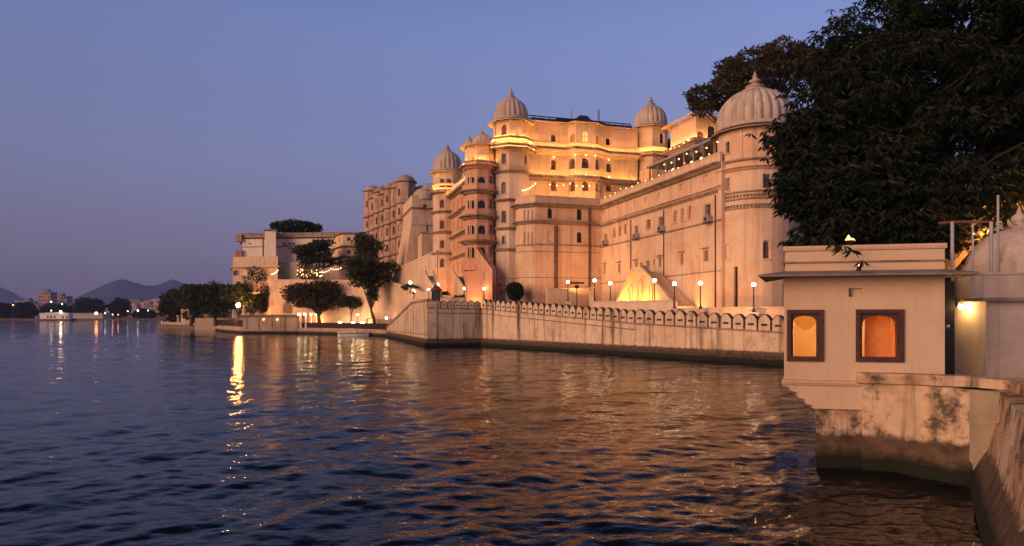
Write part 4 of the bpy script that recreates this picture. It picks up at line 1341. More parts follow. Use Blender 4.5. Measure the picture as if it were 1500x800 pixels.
festoon('string of paired bulbs along the near half of the wing parapet', [wingpt(-11.3, 18.0), wingpt(-16, 18.1), wingpt(-20, 18.1), wingpt(-24.6, 18.1)], 10, 0.05)
festoon('string of bulbs under the veranda roof beside the round tower', [(*L(0.45, -14), 19.2), (*L(0.45, -19), 19.2), (*L(0.45, -25), 19.2)], 7, 0.07)
festoon('string of bulbs on the terrace below the roof pavilion', [(*L(7.0, -4), 23.6), (*L(7.0, -9), 23.7)], 5, 0.10)
festoon('string of bulbs over the left terrace, right of the fairy-lit bush', [PW(470, 398, 134), PW(485, 393, 134), PW(501, 391, 134)], 9, 0.12)
festoon('string of bulbs at the edge of the left terrace by the lower pavilion', [PW(397, 401, 138.3), PW(408, 394, 138.6)], 5, 0.12)

# wall lamps at the foot of the orange walls, and added fill on the block roof
def ground_flood(px, Y, z, label, tilt, mat=None, s=0.22):
    if 'round tower' in label or 'wing foot' in label: s = 0.15
    if 'block roof' in label: s = 0.17; mat = FILL_FLOOD  # unseen fill lamps added behind the parapet to warm the upper palace front
    zb = 2.95 if z < 10 else 17.0
    x, y = Pt(px, Y)
    f = thing('floodlight', label, 'floodlight', (x, y, z), 'hidden floodlights at the palace foot')
    t = Vector(tilt).normalized()
    a = t.cross(Vector((0, 0, 1))).normalized(); b = t.cross(a).normalized()
    c = Vector((x, y, z))
    mb = M()
    vs = [c + a * i * s + b * j * s + t * k for k in (-0.16, 0.0) for i, j in ((-1, -1), (1, -1), (1, 1), (-1, 1))]
    mb.add(vs, [(0, 1, 2, 3), (0, 4, 5, 1), (1, 5, 6, 2), (2, 6, 7, 3), (3, 7, 4, 0)]); mb.obox((x, y), (1, 0), (0, 1), 0.05, 0.05, zb, z); mb.build('housing', IRON, f)
    mb = M(); vs = [c + a * i * s * 0.9 + b * j * s * 0.9 - t * 0.004 for i, j in ((-1, -1), (1, -1), (1, 1), (-1, 1))]; mb.quad(*vs); mb.build('lens', mat or FLOODO, f)
for px, Y, z, tilt, lab in (
    (693, 82.2, 3.6, (0.25, 0.6, 0.9), 'floodlight at the foot of the stacked balcony tower'),
    (672, 99.0, 4.2, (0.5, 0.5, 0.9), 'floodlight at the foot of the rose palace front'),
    (648, 103.0, 4.5, (0.0, 0.8, 0.9), 'floodlight at the foot of the left domed tower'),
    (606, 108.0, 7.2, (0.0, 0.6, 0.8), 'floodlight below the lit ramp wall'),
    (845, 77.0, 6.9, (0.1, 0.55, 0.9), 'floodlight on the cream box terrace below the drainpipes'),
    (905, 72.5, 3.6, (0.75, 0.25, 0.9), 'floodlight at the wing foot left of the yellow staircase'),
    (1000, 62.0, 3.6, (0.75, 0.15, 0.9), 'floodlight at the wing foot right of the staircase'),
    (1090, 53.0, 3.3, (0.05, 0.75, 0.75), 'floodlight at the foot of the round tower'),
    (800, 82.6, 17.35, (0.05, 0.75, 0.75), 'added fill floodlight on the block roof, nearest the tall tower'),
    (838, 83.2, 17.35, (0.05, 0.75, 0.75), 'added fill floodlight on the block roof before the central window bay'),
    (876, 84.2, 17.35, (0.05, 0.75, 0.75), 'added fill floodlight on the block roof, nearest the wing'),
    (462, 132.0, 1.6, (0.0, 0.6, 0.8), 'floodlight on the quay below the pinkish retaining wall'),
    (538, 122.5, 1.6, (0.0, 0.7, 0.8), 'floodlight on the quay beside the leaning tree')):
    ground_flood(px, Y, z, lab, tilt)

# ================================================================== small palace objects
def booth():
    x, y = Pt(639, 92.0); z0 = 3.0; zt = Zp(426, 92)
    root = thing('sentry_booth', 'dark green sentry booth with a maroon peaked roof on the bastion', 'booth', (x, y, z0))
    mb = M(); mb.obox((x, y), (1, 0), (0, 1), 0.52, 0.52, z0, zt)
    for i in (-0.52, 0.52): mb.obox((x + i, y - 0.52), (1, 0), (0, 1), 0.04, 0.04, z0, zt + 0.002)
    mb.build('cabin', GREEN, root)
    mb = M(); mb.lathe((x, y, zt + 0.004), [(0.85, 0), (0.82, 0.08), (0.35, 0.6), (0.1, 1.0), (0.01, 1.15)], 8); mb.build('roof', MAROON, root)
booth()
def signs():
    Y = 83.2
    x, y = Pt(731.5, Y)
    root = thing('wall_sign', 'red oval emblem with a narrow red panel under it on the tall tower foot', 'sign', (x, y, Zp(418, Y)))
    mb = M()
    c = (x, Zp(417, Y)); pr = [(0.30 * math.cos(t) , c[1] + 0.24 * math.sin(t) + 0.05 * abs(math.cos(t))) for t in [2 * PI * k / 18 for k in range(18)]]
    mb.slab(pr, (x, y), (1, 0), (0, 1), 0, 0.05); mb.build('emblem', RED, root)
    mb = M(); q = Pt(734, Y); mb.slab([(-0.13, Zp(432, Y)), (0.13, Zp(432, Y)), (0.13, Zp(424, Y)), (-0.13, Zp(424, Y))], q, (1, 0), (0, 1), 0, 0.04); mb.build('panel', RED, root)
signs()
def ac_units():
    first = None
    for px, py, lab in ((886, 355, 'air conditioner under the leftmost wing window, by the inner corner'), (931, 346, 'air conditioner under the small window right of the far arched trio'),
                        (968, 335, 'air conditioner on a bracket under the window left of the near arched trio'), (1036, 321, 'air conditioner under the wing window nearest the round tower')):
        h = rayhit(px, L(-0.3, 0), L(-0.3, -25)); p = Vector(L(-0.3, 0)) - U2 * h[0]; z = Zp(py, h[1])
        if first is None:
            first = thing('air_conditioner', lab, 'air conditioner', (p.x, p.y, z), 'air conditioners on the palace wing')
            mb = M(); mb.obox(p, V2, U2, 0.20, 0.42, z - 0.28, z + 0.28); mb.build('case', STEEL, first)
            mb = M(); c = p - V2 * 0.205
            n = 14
            mb.add([(c.x + U2.x * 0.2 * math.cos(2 * PI * k / n), c.y + U2.y * 0.2 * math.cos(2 * PI * k / n), z + 0.2 * math.sin(2 * PI * k / n)) for k in range(n)], [tuple(range(n))]); mb.build('fan_grille', IRON, first)
            mb = M(); mb.obox(p, V2, U2, 0.28, 0.48, z - 0.36, z - 0.283); mb.build('bracket', IRON, first)
        else:
            copy_tree(first, (p.x, p.y, z), lab)
ac_units()

# ================================================================== foliage
def leaves(name, blobs, n, size, mat, parent=None, loc=None, droop=0.3, aspect=2.2, gap=0.0, seed=0, shell=0.55, whorl=1, rng_stretch=0.35):
    """crown of many leaf faces scattered through uneven blobs: (x,y,z,rx,ry,rz)"""
    rng = np.random.default_rng(100 + seed)
    B = np.array(blobs, float)
    vol = (B[:, 3] * B[:, 4] * B[:, 5]) ** 0.72
    pick = rng.choice(len(B), n * 2, p=vol / vol.sum())
    d = rng.normal(size=(n * 2, 3)); d /= np.linalg.norm(d, axis=1, keepdims=True)
    rad = rng.random(n * 2) ** (1 / 3.0) * (1 - shell) + shell * (0.82 + 0.22 * rng.random(n * 2))
    # lumpy outline
    lump = np.zeros(n * 2)
    for k in range(7):
        w = rng.normal(size=3) * (2.0 + k * 0.8); lump += np.sin(d @ w + rng.random() * 6 + pick * 1.7) / 7 * 1.9
    rad *= 1 + rng_stretch * lump
    P = B[pick, :3] + d * rad[:, None] * B[pick, 3:6]
    if gap > 0:
        f = np.zeros(n * 2); sc = 2.2 / B[:, 3].mean()
        for k in range(9):
            w = rng.normal(size=3) * sc * (1 + k * 0.35); f += np.sin(P @ w + rng.random() * 6)
        keep = f > np.quantile(f, gap)
        P = P[keep]; d = d[keep]
    P = P[:n]; d = d[:n]
    m = len(P)
    if whorl > 1:
        P = np.repeat(P, whorl, 0); d = np.repeat(d, whorl, 0); m = len(P)
        az = rng.random(m) * 6.283
        ax = np.stack([np.cos(az), np.sin(az), -droop - 1.1 * rng.random(m)], -1) + d * 0.25
    else:
        ax = rng.normal(size=(m, 3)) * 0.8 + d * 0.8; ax[:, 2] -= droop
    ax /= np.linalg.norm(ax, axis=1, keepdims=True)
    sd_ = np.cross(ax, rng.normal(size=(m, 3))); sd_ /= np.linalg.norm(sd_, axis=1, keepdims=True) + 1e-9
    s = size * (0.6 + 0.8 * rng.random(m))
    Lx = ax * s[:, None]; Wx = sd_ * (s / aspect * 0.5)[:, None]
    if whorl > 1: P = P + ax * (s * 0.10)[:, None]
    nrm = np.cross(ax, sd_) * (s * 0.10)[:, None]
    v = np.stack([P, P + Lx * 0.42 + Wx + nrm, P + Lx, P + Lx * 0.42 - Wx + nrm], 1).reshape(-1, 3)
    org = ORG[parent.name] if parent is not None else Vector(loc or (0, 0, 0))
    v = v - np.array(org)[None, :]
    me = D.meshes.new(name)
    me.vertices.add(len(v)); me.vertices.foreach_set('co', v.ravel())
    idx = np.arange(len(v), dtype=np.int32)
    me.loops.add(len(v)); me.loops.foreach_set('vertex_index', idx)
    me.polygons.add(m); me.polygons.foreach_set('loop_start', np.arange(0, len(v), 4, dtype=np.int32))
    me.update(calc_edges=True)
    me.materials.append(mat)
    o = D.objects.new(name, me); COL.objects.link(o)
    if parent is not None: o.parent = parent
    else: o.location = org
    ORG[o.name] = org
    return o
TG = 'trees in the left garden'
def tree(name, label, foot, blobs, n, size, mat, trunk_r=0.3, fork=0.55, group=None, seed=0, gap=0.25, aspect=1.8, droop=0.2, cat='tree', shell=0.55, lean=None, whorl=1, stretch=0.35, leafblobs=None):
    root = thing(name, label, cat, foot, group)
    rnd = random.Random(seed + 3)
    mb = M()
    f = Vector(foot)
    cen = Vector((sum(b[0] for b in blobs) / len(blobs), sum(b[1] for b in blobs) / len(blobs), min(b[2] - b[5] * 0.3 for b in blobs)))
    top = f.lerp(cen, 1.0); top.z = max(cen.z, f.z + 0.5)
    k = f.lerp(top, fork)
    j = Vector((rnd.uniform(-.15, .15), rnd.uniform(-.15, .15), 0)) * (top - f).length * 0.3
    mid = f.lerp(k, 0.5) + j
    mb.tube([f, mid, k], [trunk_r * 1.35, trunk_r, trunk_r * 0.85], 9)
    for b in blobs:
        e = Vector(b[:3]); c = k.lerp(e, 0.5) + Vector((0, 0, 0.12 * (e - k).length))
        mb.tube([k, c, e], [trunk_r * 0.6, trunk_r * 0.35, trunk_r * 0.12], 6)
        for q in range(4):
            dd = Vector((rnd.gauss(0, 1), rnd.gauss(0, 1), rnd.gauss(0.2, 0.8))).normalized()
            t = Vector((e.x + dd.x * b[3] * 0.8, e.y + dd.y * b[4] * 0.8, e.z + dd.z * b[5] * 0.8))
            st = c.lerp(e, rnd.random()); mb.tube([st, st.lerp(t, 0.5) + Vector((0, 0, 0.1)), t], [trunk_r * 0.2, trunk_r * 0.12, trunk_r * 0.04], 5)
    mb.build('trunk', BARKD if name == 'great_tree' else BARK, root)
    if group == TG:
        # break the crown into many small sprays
        rs = np.random.default_rng(seed + 900); nb = []
        for b in blobs:
            for q in range(7):
                dd = rs.normal(size=3); dd /= np.linalg.norm(dd); k = 0.45 + 0.55 * rs.random()
                f_ = 0.30 + 0.28 * rs.random()
                nb.append((b[0] + dd[0] * b[3] * k, b[1] + dd[1] * b[4] * k, b[2] + dd[2] * b[5] * k, b[3] * f_ * 1.25, b[4] * f_ * 1.25, b[5] * f_ * 0.75))
            nb.append((b[0], b[1], b[2], b[3] * 0.7, b[4] * 0.7, b[5] * 0.7))
        leaves('crown', nb, int(n * 1.1), size * 0.85, mat, root, droop=droop, aspect=aspect, gap=gap, seed=seed, shell=0.3, whorl=whorl, rng_stretch=0.4)
    else:
        leaves('crown', leafblobs or blobs, n, size, mat, root, droop=droop, aspect=aspect, gap=gap, seed=seed, shell=shell, whorl=whorl, rng_stretch=stretch)
    return root
def pxb(px, py, rpx, rpy, Y, ry=None):
    """crown lump centred on a column and height at distance Y"""
    x, y = Pt(px, Y); s = Y / 1000
    return (x, y, Zp(py, Y), rpx * s, (ry or rpx * s), rpy * s)

# left garden
TG = 'trees in the left garden'
tree('garden_tree', 'round-topped dark tree on the hill palace roofline', (*Pt(436, 172), 10), [pxb(428, 331, 22, 11, 172), pxb(448, 333, 18, 9, 172), pxb(461, 335, 8, 6, 172)], 6000, 0.75, LEAF_DARK, 0.4, group=TG, seed=1, gap=0.12)
tree('garden_tree', 'dark tree in front of the hill palace, above the fairy-lit bush', (*Pt(462, 138), 10), [pxb(458, 368, 24, 17, 138), pxb(476, 377, 16, 12, 138), pxb(447, 378, 14, 12, 138), pxb(470, 360, 14, 10, 139)], 7000, 0.55, LEAF_MID, 0.25, group=TG, seed=2, gap=0.25)
tree('garden_tree', 'tall leaning tree with a thin curved trunk on the left quay', (*Pt(549, 119), 1.2), [pxb(535, 368, 22, 20, 119), pxb(528, 392, 26, 14, 118), pxb(553, 396, 22, 12, 119), pxb(540, 410, 24, 13, 119), pxb(520, 400, 12, 9, 118), pxb(533, 352, 13, 10, 120), pxb(566, 408, 10, 6, 119), pxb(545, 432, 9, 10, 119)], 10000, 0.5, LEAF_MID, 0.27, group=TG, seed=3, gap=0.30, fork=0.6)
tree('garden_tree', 'broad umbrella-crowned olive tree in front of the retaining wall', (*Pt(470, 131), 1.2), [pxb(448, 433, 28, 18, 131), pxb(478, 430, 32, 19, 131), pxb(462, 422, 30, 12, 132), pxb(495, 437, 20, 13, 130), pxb(430, 430, 13, 12, 131), pxb(470, 446, 28, 9, 131)], 14000, 0.48, LEAF_OLIVE, 0.33, group=TG, seed=4, gap=0.15)
tree('garden_tree', 'small dark round tree right of the umbrella-crowned olive tree', (*Pt(515, 126), 1.2), [pxb(519, 444, 12, 10, 126), pxb(510, 440, 11, 9, 126)], 3000, 0.42, LEAF_DARK, 0.16, group=TG, seed=5, gap=0.15)
tree('garden_tree', 'large dark tree directly above the bright amber quay lamp', (*Pt(372, 141.5), 1.2), [pxb(372, 418, 28, 22, 141.5), pxb(352, 425, 22, 20, 142.5), pxb(392, 436, 17, 20, 140.5), pxb(380, 404, 16, 9, 142), pxb(376, 446, 20, 13, 141), pxb(338, 432, 16, 16, 143)], 12000, 0.55, LEAF_DARK, 0.4, group=TG, seed=6, gap=0.2)
tree('garden_tree', 'dark bushy tree left of the amber quay lamp', (*Pt(316, 152), 1.2), [pxb(318, 428, 26, 21, 152), pxb(298, 434, 20, 19, 154), pxb(330, 440, 16, 18, 150), pxb(310, 452, 18, 12, 152)], 9000, 0.6, LEAF_DARK, 0.4, group=TG, seed=7, gap=0.2)
tree('garden_tree', 'mid green tree between the jetty tip and the dark bushy tree', (*Pt(280, 178), 1), [pxb(284, 432, 19, 19, 178), pxb(268, 438, 16, 15, 182), pxb(292, 450, 14, 14, 175)], 6000, 0.7, LEAF_MID, 0.4, group=TG, seed=8, gap=0.2)
tree('garden_tree', 'low brownish tree at the very tip of the left garden', (*Pt(250, 205), 1), [pxb(249, 446, 14, 14, 205), pxb(240, 455, 7, 9, 207), pxb(260, 454, 10, 10, 203)], 5000, 0.75, LEAF_BROWN, 0.35, group=TG, seed=9, gap=0.2)
leafb = tree('fairy_light_bush', 'rounded bush covered in warm fairy bulbs on the left terrace', (*Pt(453, 137), 10.0), [pxb(445, 402, 10, 7, 137), pxb(460, 400, 12, 9, 137)], 1500, 0.32, leafmat('leaf_painted_glow', (0.16, 0.12, 0.05), (0.34, 0.24, 0.10)), 0.1, seed=10, gap=0.1, cat='bush')  # leaf colour lightened to yellow so the bush seems lit by its bulbs
for k in range(34):
    a = random.random() * 6.28
    q = Vector(Pt(435 + 37 * random.random(), 135.9 + 1.4 * random.random()))
    mb = M(); mb.ball((q.x, q.y, Zp(393 + 13 * random.random(), 136.5)), 0.11, 6, 4); mb.build('bulb', BULB, leafb)
tree('hedge', 'dark clipped hedge along the top of the retaining wall behind the booth', (*Pt(655, 97.5), 5.5), [pxb(600, 421, 12, 3, 112), pxb(650, 431, 8, 3, 102.5), pxb(675, 436, 10, 2.5, 95.5)], 1500, 0.3, LEAF_DARK, 0.08, seed=12, gap=0.0, cat='hedge')
tree('topiary_bush', 'dark green ball-shaped topiary bush before the tall tower', (*Pt(755, 80.5), 2.95), [pxb(754, 425, 12.5, 11, 80.5), pxb(755, 431, 10.5, 9, 80.5)], 5000, 0.22, LEAF_DARK, 0.16, seed=13, gap=0.0, cat='bush', stretch=0.06, fork=0.85)
tree('hill_tree', 'spreading brownish tree rising behind the round tower dome', (*Pt(1120, 76), 8.0),
     [pxb(1042, 142, 34, 14, 76), pxb(1030, 158, 22, 8, 76), pxb(1062, 118, 28, 13, 77), pxb(1072, 108, 30, 16, 77), pxb(1105, 92, 36, 18, 77), pxb(1140, 82, 38, 16, 78), pxb(1175, 92, 40, 20, 78), pxb(1150, 108, 40, 20, 77), pxb(1100, 116, 34, 14, 76), pxb(1195, 118, 30, 24, 78), pxb(1062, 150, 22, 12, 76), pxb(1090, 135, 26, 14, 77)],
     20000, 0.42, LEAF_BROWN, 0.5, seed=14, gap=0.40, shell=0.4, aspect=2.0)
tree('hill_tree', 'small dark tree peeping between the right octagonal tower and veranda roof', (*Pt(988, 104), 10), [pxb(984, 214, 12, 8, 104), pxb(998, 219, 8, 7, 104)], 2500, 0.5, LEAF_MID, 0.2, seed=15)

tree('jetty_shrub', 'low dry shrubs growing between the stepped jetty blocks', (*Pt(262, 200), 1.6), [pxb(254, 466, 9, 6, 201), pxb(276, 462, 8, 6, 194), pxb(290, 467, 9, 5, 188), pxb(300, 471, 8, 4, 182)], 2500, 0.5, LEAF_BROWN, 0.12, seed=31, gap=0.25, cat='shrub', fork=0.5)
# the great tree over the pavilion: drooping whorls of long leaves
def great_tree():
    Y = 24.0
    foot = (*Pt(1330, 23.5), 2.0)
    bl = [(9.7, 21.6, 7.4, 1.0, 1.3, 0.9), (10.6, 21.4, 7.2, 1.4, 1.5, 1.1), (9.9, 21.0, 6.2, 0.75, 0.9, 0.55), (10.9, 20.9, 5.75, 0.9, 0.9, 0.5), (9.4, 22.0, 9.2, 0.9, 1.2, 1.0), (11.8, 23.0, 11.4, 1.6, 1.8, 1.5), (15.4, 24, 13.2, 4.6, 4.2, 3.6), (18.8, 23, 12.6, 4.6, 4.2, 4.4), (13.2, 22.8, 11.0, 3.0, 3.2, 2.6), (12.0, 22.6, 9.3, 2.6, 2.6, 2.2), (10.9, 22.0, 8.4, 1.7, 2.0, 1.5), (15.2, 21.8, 9.2, 3.6, 3.0, 2.6),
          (18.6, 21.4, 9.4, 3.2, 3.0, 2.8), (12.4, 21.4, 7.3, 1.8, 1.8, 1.3), (11.0, 20.9, 6.6, 1.0, 1.2, 0.9), (13.9, 21.2, 7.2, 2.0, 1.8, 1.4), (17.6, 24.0, 16.6, 4.2, 4.0, 3.0), (19.5, 22, 16.0, 3.6, 3.6, 3.4), (15.7, 23.6, 14.4, 2.8, 2.8, 2.4), (13.1, 23.2, 12.2, 2.0, 2.2, 1.8), (10.3, 21.6, 6.3, 0.7, 0.9, 0.6), (16.8, 21.0, 7.6, 1.8, 1.6, 1.2), (10.0, 22.2, 8.6, 0.9, 1.2, 0.9), (12.0, 20.6, 5.9, 1.0, 0.9, 0.55)]
    rs = np.random.default_rng(77); nb = []
    for b in bl:
        cnt = int(14 + 9 * (b[3] * b[4] * b[5]) ** 0.55)
        for q in range(cnt):
            dd = rs.normal(size=3); dd /= np.linalg.norm(dd); k = 0.55 + 0.52 * rs.random()
            f_ = 0.38 + 0.55 * rs.random()
            nb.append((b[0] + dd[0] * b[3] * k, b[1] + dd[1] * b[4] * k, b[2] + dd[2] * b[5] * k, f_, f_, f_ * 0.52))
    # sprays hanging over the pavilion roof and feathering out at the upper left
    for px, py, Y_, r_ in ((1262, 377, 15.3, 0.10), (1240, 362, 15.6, 0.15), (1270, 367, 15.4, 0.09), (1252, 368, 15.4, 0.10), (1225, 354, 16.2, 0.22), (1200, 345, 17.3, 0.30), (1188, 364, 17.2, 0.22), (1215, 366, 17.0, 0.2), (1195, 352, 20.0, 0.4), (1180, 338, 20.5, 0.35), (1272, 366, 18.4, 0.15), (1225, 340, 20, 0.5), (1175, 362, 20, 0.18),
                           (1150, 290, 21, 0.5), (1137, 268, 21, 0.35), (1148, 180, 22.5, 0.45), (1165, 140, 23, 0.45), (1190, 100, 23, 0.5), (1215, 66, 23.5, 0.5), (1240, 36, 24, 0.5), (1205, 128, 23, 0.6), (1180, 210, 22, 0.6), (1262, 12, 24, 0.5)):
        x_, y_ = Pt(px, Y_); nb.append((x_, y_, Zp(py, Y_), r_, r_, r_ * 0.6))
    bl_l = [b for b in bl if b[0] > 0]
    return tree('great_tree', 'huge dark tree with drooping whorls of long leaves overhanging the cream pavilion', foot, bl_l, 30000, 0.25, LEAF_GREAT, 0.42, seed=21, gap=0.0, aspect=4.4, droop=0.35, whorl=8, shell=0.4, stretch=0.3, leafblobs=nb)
great_tree()
tree('courtyard_tree', 'smaller tree glowing orange behind the right-hand posts', (*Pt(1430, 27), 2.0), [(17.5, 27, 7.2, 2.4, 1.6, 2.2), (19.5, 27, 8.4, 2.6, 1.8, 2.4), (16.6, 27, 5.8, 1.6, 1.2, 1.2), (20, 27, 6.0, 2, 1.2, 1.6)], 5000, 0.30, leafmat('leaf_amber', (0.045, 0.032, 0.014), (0.095, 0.060, 0.024)), 0.2, seed=23, gap=0.2, whorl=3, aspect=3.0)

# ================================================================== near pavilion on the right
def pavilion():
    A, B, C, E = Vector((6.56, 16.4)), Vector((9.89, 15.6)), Vector((11.0, 18.4)), Vector((7.95, 19.6))
    poly = [tuple(E), tuple(A), tuple(B), tuple(C)]
    root = thing('lakeside_pavilion', 'cream lakeside pavilion with two dark-framed arched windows lit from inside', 'pavilion', (8.4, 17.2, 2.1))
    d = (B - A).normalized(); nn = Vector((d.y, -d.x))
    Lg = (B - A).length
    t = 0.16
    def F(s, z, e): return (A.x + d.x * s - nn.x * e, A.y + d.y * s - nn.y * e, z)
    # front wall with two real openings, inside skin too
    wins = []
    for px0, px1, py0, py1 in ((1156.5, 1202, 457.5, 525.5), (1257.5, 1319.5, 457, 526.5)):
        h0 = rayhit(px0, A, B); h1 = rayhit(px1, A, B)
        wins.append((h0[0], h1[0], Zp(py1, (h0[1] + h1[1]) / 2), Zp(py0, (h0[1] + h1[1]) / 2)))
    z0, z1 = 2.06, 4.66
    vh = rayhit(1253, A, B); vent = (vh[0] - 0.145, vh[0] + 0.145, Zp(435, vh[1]), Zp(422, vh[1]))
    mb = M()
    holes = wins + [vent]
    ss = sorted({0.0, Lg, *[x for w in holes for x in w[:2]]}); zs = sorted({z0, z1, *[x for w in holes for x in w[2:]]})
    for e in (0.0, t):
        for i in range(len(ss) - 1):
            for j in range(len(zs) - 1):
                cs, cz = (ss[i] + ss[i + 1]) / 2, (zs[j] + zs[j + 1]) / 2
                if any(w[0] < cs < w[1] and w[2] < cz < w[3] for w in wins): continue
                if e == 0 and vent[0] < cs < vent[1] and vent[2] < cz < vent[3]: continue
                mb.quad(F(ss[i], zs[j], e), F(ss[i + 1], zs[j], e), F(ss[i + 1], zs[j + 1], e), F(ss[i], zs[j + 1], e))
    for w in holes:
        tt = t if w is not vent else 0.10
        for p, q in (((w[0], w[2]), (w[0], w[3])), ((w[0], w[3]), (w[1], w[3])), ((w[1], w[3]), (w[1], w[2])), ((w[1], w[2]), (w[0], w[2]))):
            mb.quad(F(*p, 0), F(*q, 0), F(*q, tt), F(*p, tt))
    tt = 0.10; mb.quad(F(vent[0], vent[2], tt), F(vent[1], vent[2], tt), F(vent[1], vent[3], tt), F(vent[0], vent[3], tt))
    # other three walls, thick
    ring_o = [tuple(B), tuple(C), tuple(E), tuple(A)]
    ring_i = offset_poly(poly, -t); ring_i = [ring_i[2], ring_i[3], ring_i[0], ring_i[1]]
    for i in range(3):
        for r_ in (ring_o, ring_i):
            a, b = r_[i], r_[i + 1]
            mb.quad((*a, z0), (*b, z0), (*b, z1), (*a, z1))
    mb.quad(*[(*p, z1) for p in poly]); mb.quad(*[(*p, z1 - 0.12) for p in poly]); mb.quad(*[(*p, z0 + 0.05) for p in poly])
    mb.build('wall', PAV, root)
    # vent lining
    mb = M(); mb.slab([(vent[0] + 0.01, vent[2] + 0.01), (vent[0] + 0.06, vent[2] + 0.01), (vent[0] + 0.06, vent[3] - 0.01), (vent[0] + 0.01, vent[3] - 0.01)], A, d, -nn, 0.03, 0.095)
    mb.build('vent_louvre', WOODP, root)
    # roof parapet with moulding
    top = 5.25
    mb = M(); sweep(mb, poly, [(0, 4.663), (0, 5.12), (0.04, 5.14), (0.04, top), (-0.18, top), (-0.18, 4.663)]); mb.build('parapet', PAV, root)
    mb = M(); sweep(mb, poly, [(0.002, 4.84), (0.05, 4.85), (0.05, 4.875), (0.002, 4.885)]); mb.build('string_course', LEDGE, root)
    mb = M()
    for i in (1,):
        for k in range(48):
            s = 0.035 + k * (Lg - 0.07) / 47; p = A + d * s + nn * 0.045; mb.obox(p, d, nn, 0.022, 0.012, 5.165, 5.215)
    mb.build('bead_moulding', PAV, root)
    # sloping stone eave
    mb = M()
    ft = [tuple(E + (E - A).normalized() * -1.2), tuple(A), tuple(B), tuple(B + (C - B).normalized() * 1.2)]
    sweep(mb, ft, [(0.002, 4.655), (0.56, 4.555), (0.56, 4.505), (0.002, 4.60)], False)
    mb.build('eave', SLATE, root)
    # windows: heavy carved frames with cusped arches
    for w in wins:
        s0, s1, a, b = w
        fr = M(); m = 0.085; mo = 0.06
        # outer timber border, proud
        for (u0, u1, v0, v1) in ((s0 - mo, s0 + 0.03, a - mo, b + mo), (s1 - 0.03, s1 + mo, a - mo, b + mo), (s0 + 0.031, s1 - 0.031, a - mo, a + 0.03), (s0 + 0.031, s1 - 0.031, b - 0.03, b + mo)):
            fr.slab([(u0, v0), (u1, v0), (u1, v1), (u0, v1)], A, d, -nn, -0.05, 0.03)
        cx = (s0 + s1) / 2; rx = (s1 - s0) / 2 - m; zs_ = b - m - rx * 0.62
        inner = [(s0 + m, a + 0.055), (s0 + m, zs_)]
        nc = 9
        for k in range(nc * 4 + 1):
            th = PI - PI * k / (nc * 4)
            cusp = 1 - 0.075 * (1 - abs(math.sin(nc * (PI - th))) ** 0.6)
            ex = abs(math.cos(th)) ** 0.8 * (1 if math.cos(th) > 0 else -1)
            inner.append((cx + rx * ex * cusp, zs_ + (b - m - zs_) * math.sin(th) ** 0.8 * cusp))
        inner += [(s1 - m, zs_), (s1 - m, a + 0.055)]
        outer = []
        for u, z in inner:
            du, dz = u - cx, z - zs_
            if z <= zs_ + 1e-6: outer.append((s0 if du < 0 else s1, z if z > a + 0.06 else a))
            else:
                k_ = min(((s1 - s0) / 2) / max(1e-6, abs(du)), (b - zs_) / max(1e-6, dz)); outer.append((cx + du * k_, zs_ + dz * k_))
        for k in range(len(inner) - 1):
            fr.quad(F(*outer[k], 0.02), F(*outer[k + 1], 0.02), F(*inner[k + 1], 0.02), F(*inner[k], 0.02))
            fr.quad(F(*inner[k], 0.02), F(*inner[k + 1], 0.02), F(*inner[k + 1], 0.08), F(*inner[k], 0.08))
        fr.slab([(s0, a), (s1, a), (s1, a + 0.055), (s0, a + 0.055)], A, d, -nn, 0.0, 0.10)
        fr.build('window_frame', FRAMEB, root)
    # base moulding with beads, corbel and pier
    mb = M()
    base = [tuple(A + (E - A).normalized() * 1.0), tuple(A), tuple(A + d * 2.1)]
    sweep(mb, base, [(-0.02, 2.055), (0.07, 2.05), (0.07, 1.95), (-0.02, 1.93)], False)
    for k in range(44):
        p = A + d * (-0.05 + k * 0.049) + nn * 0.075; mb.lathe((p.x, p.y, 2.0), [(0.001, -0.03), (0.018, -0.02), (0.022, 0), (0.018, 0.02), (0.001, 0.03)], 6)
    mb.build('base_moulding', PAV, root)
    mb = M()
    fa = [tuple(A + (E - A).normalized() * 1.6), tuple(A), tuple(A + d * 1.82)]
    pr = [(0.02, 1.935), (0.02, 1.88), (-0.10, 1.82), (-0.12, 1.70), (-0.26, 1.60), (-0.30, 1.50), (-0.46, 1.44), (-0.50, 1.38)]
    # steps only along the outer (left) end: the front stays flush
    q = A; di = d
    prof = [(-0.02, 1.935), (1.82, 1.935), (1.82, 1.385), (0.62, 1.385), (0.60, 1.47), (0.48, 1.48), (0.44, 1.60), (0.30, 1.63), (0.27, 1.76), (0.12, 1.80), (0.08, 1.89), (-0.02, 1.90)]
    mb.slab(prof, A, d, -nn, -0.02, 0.35); mb.build('corbel', PAV, root)
    sv = (E - A).normalized() * 1.6; p0 = A + d * 0.70 - nn * 0.06; p1 = A + d * 1.85 - nn * 0.06
    mb = M(); mb.prism([tuple(p0), tuple(p1), tuple(p1 + sv), tuple(p0 + sv)], -0.6, 1.382); mb.build('pier', NEARWALL, root)
    # lamp inside, and a dado at the back
    lm = M(); q = A + d * 0.95 - nn * 1.0; lm.ball((q.x, q.y, 4.15), 0.10, 12, 8); lm.build('ceiling_lamp', INNER, root)
    lm = M(); q = A + d * 2.9 - nn * 0.9; lm.ball((q.x, q.y, 4.15), 0.10, 12, 8); lm.build('ceiling_lamp', INNER, root)
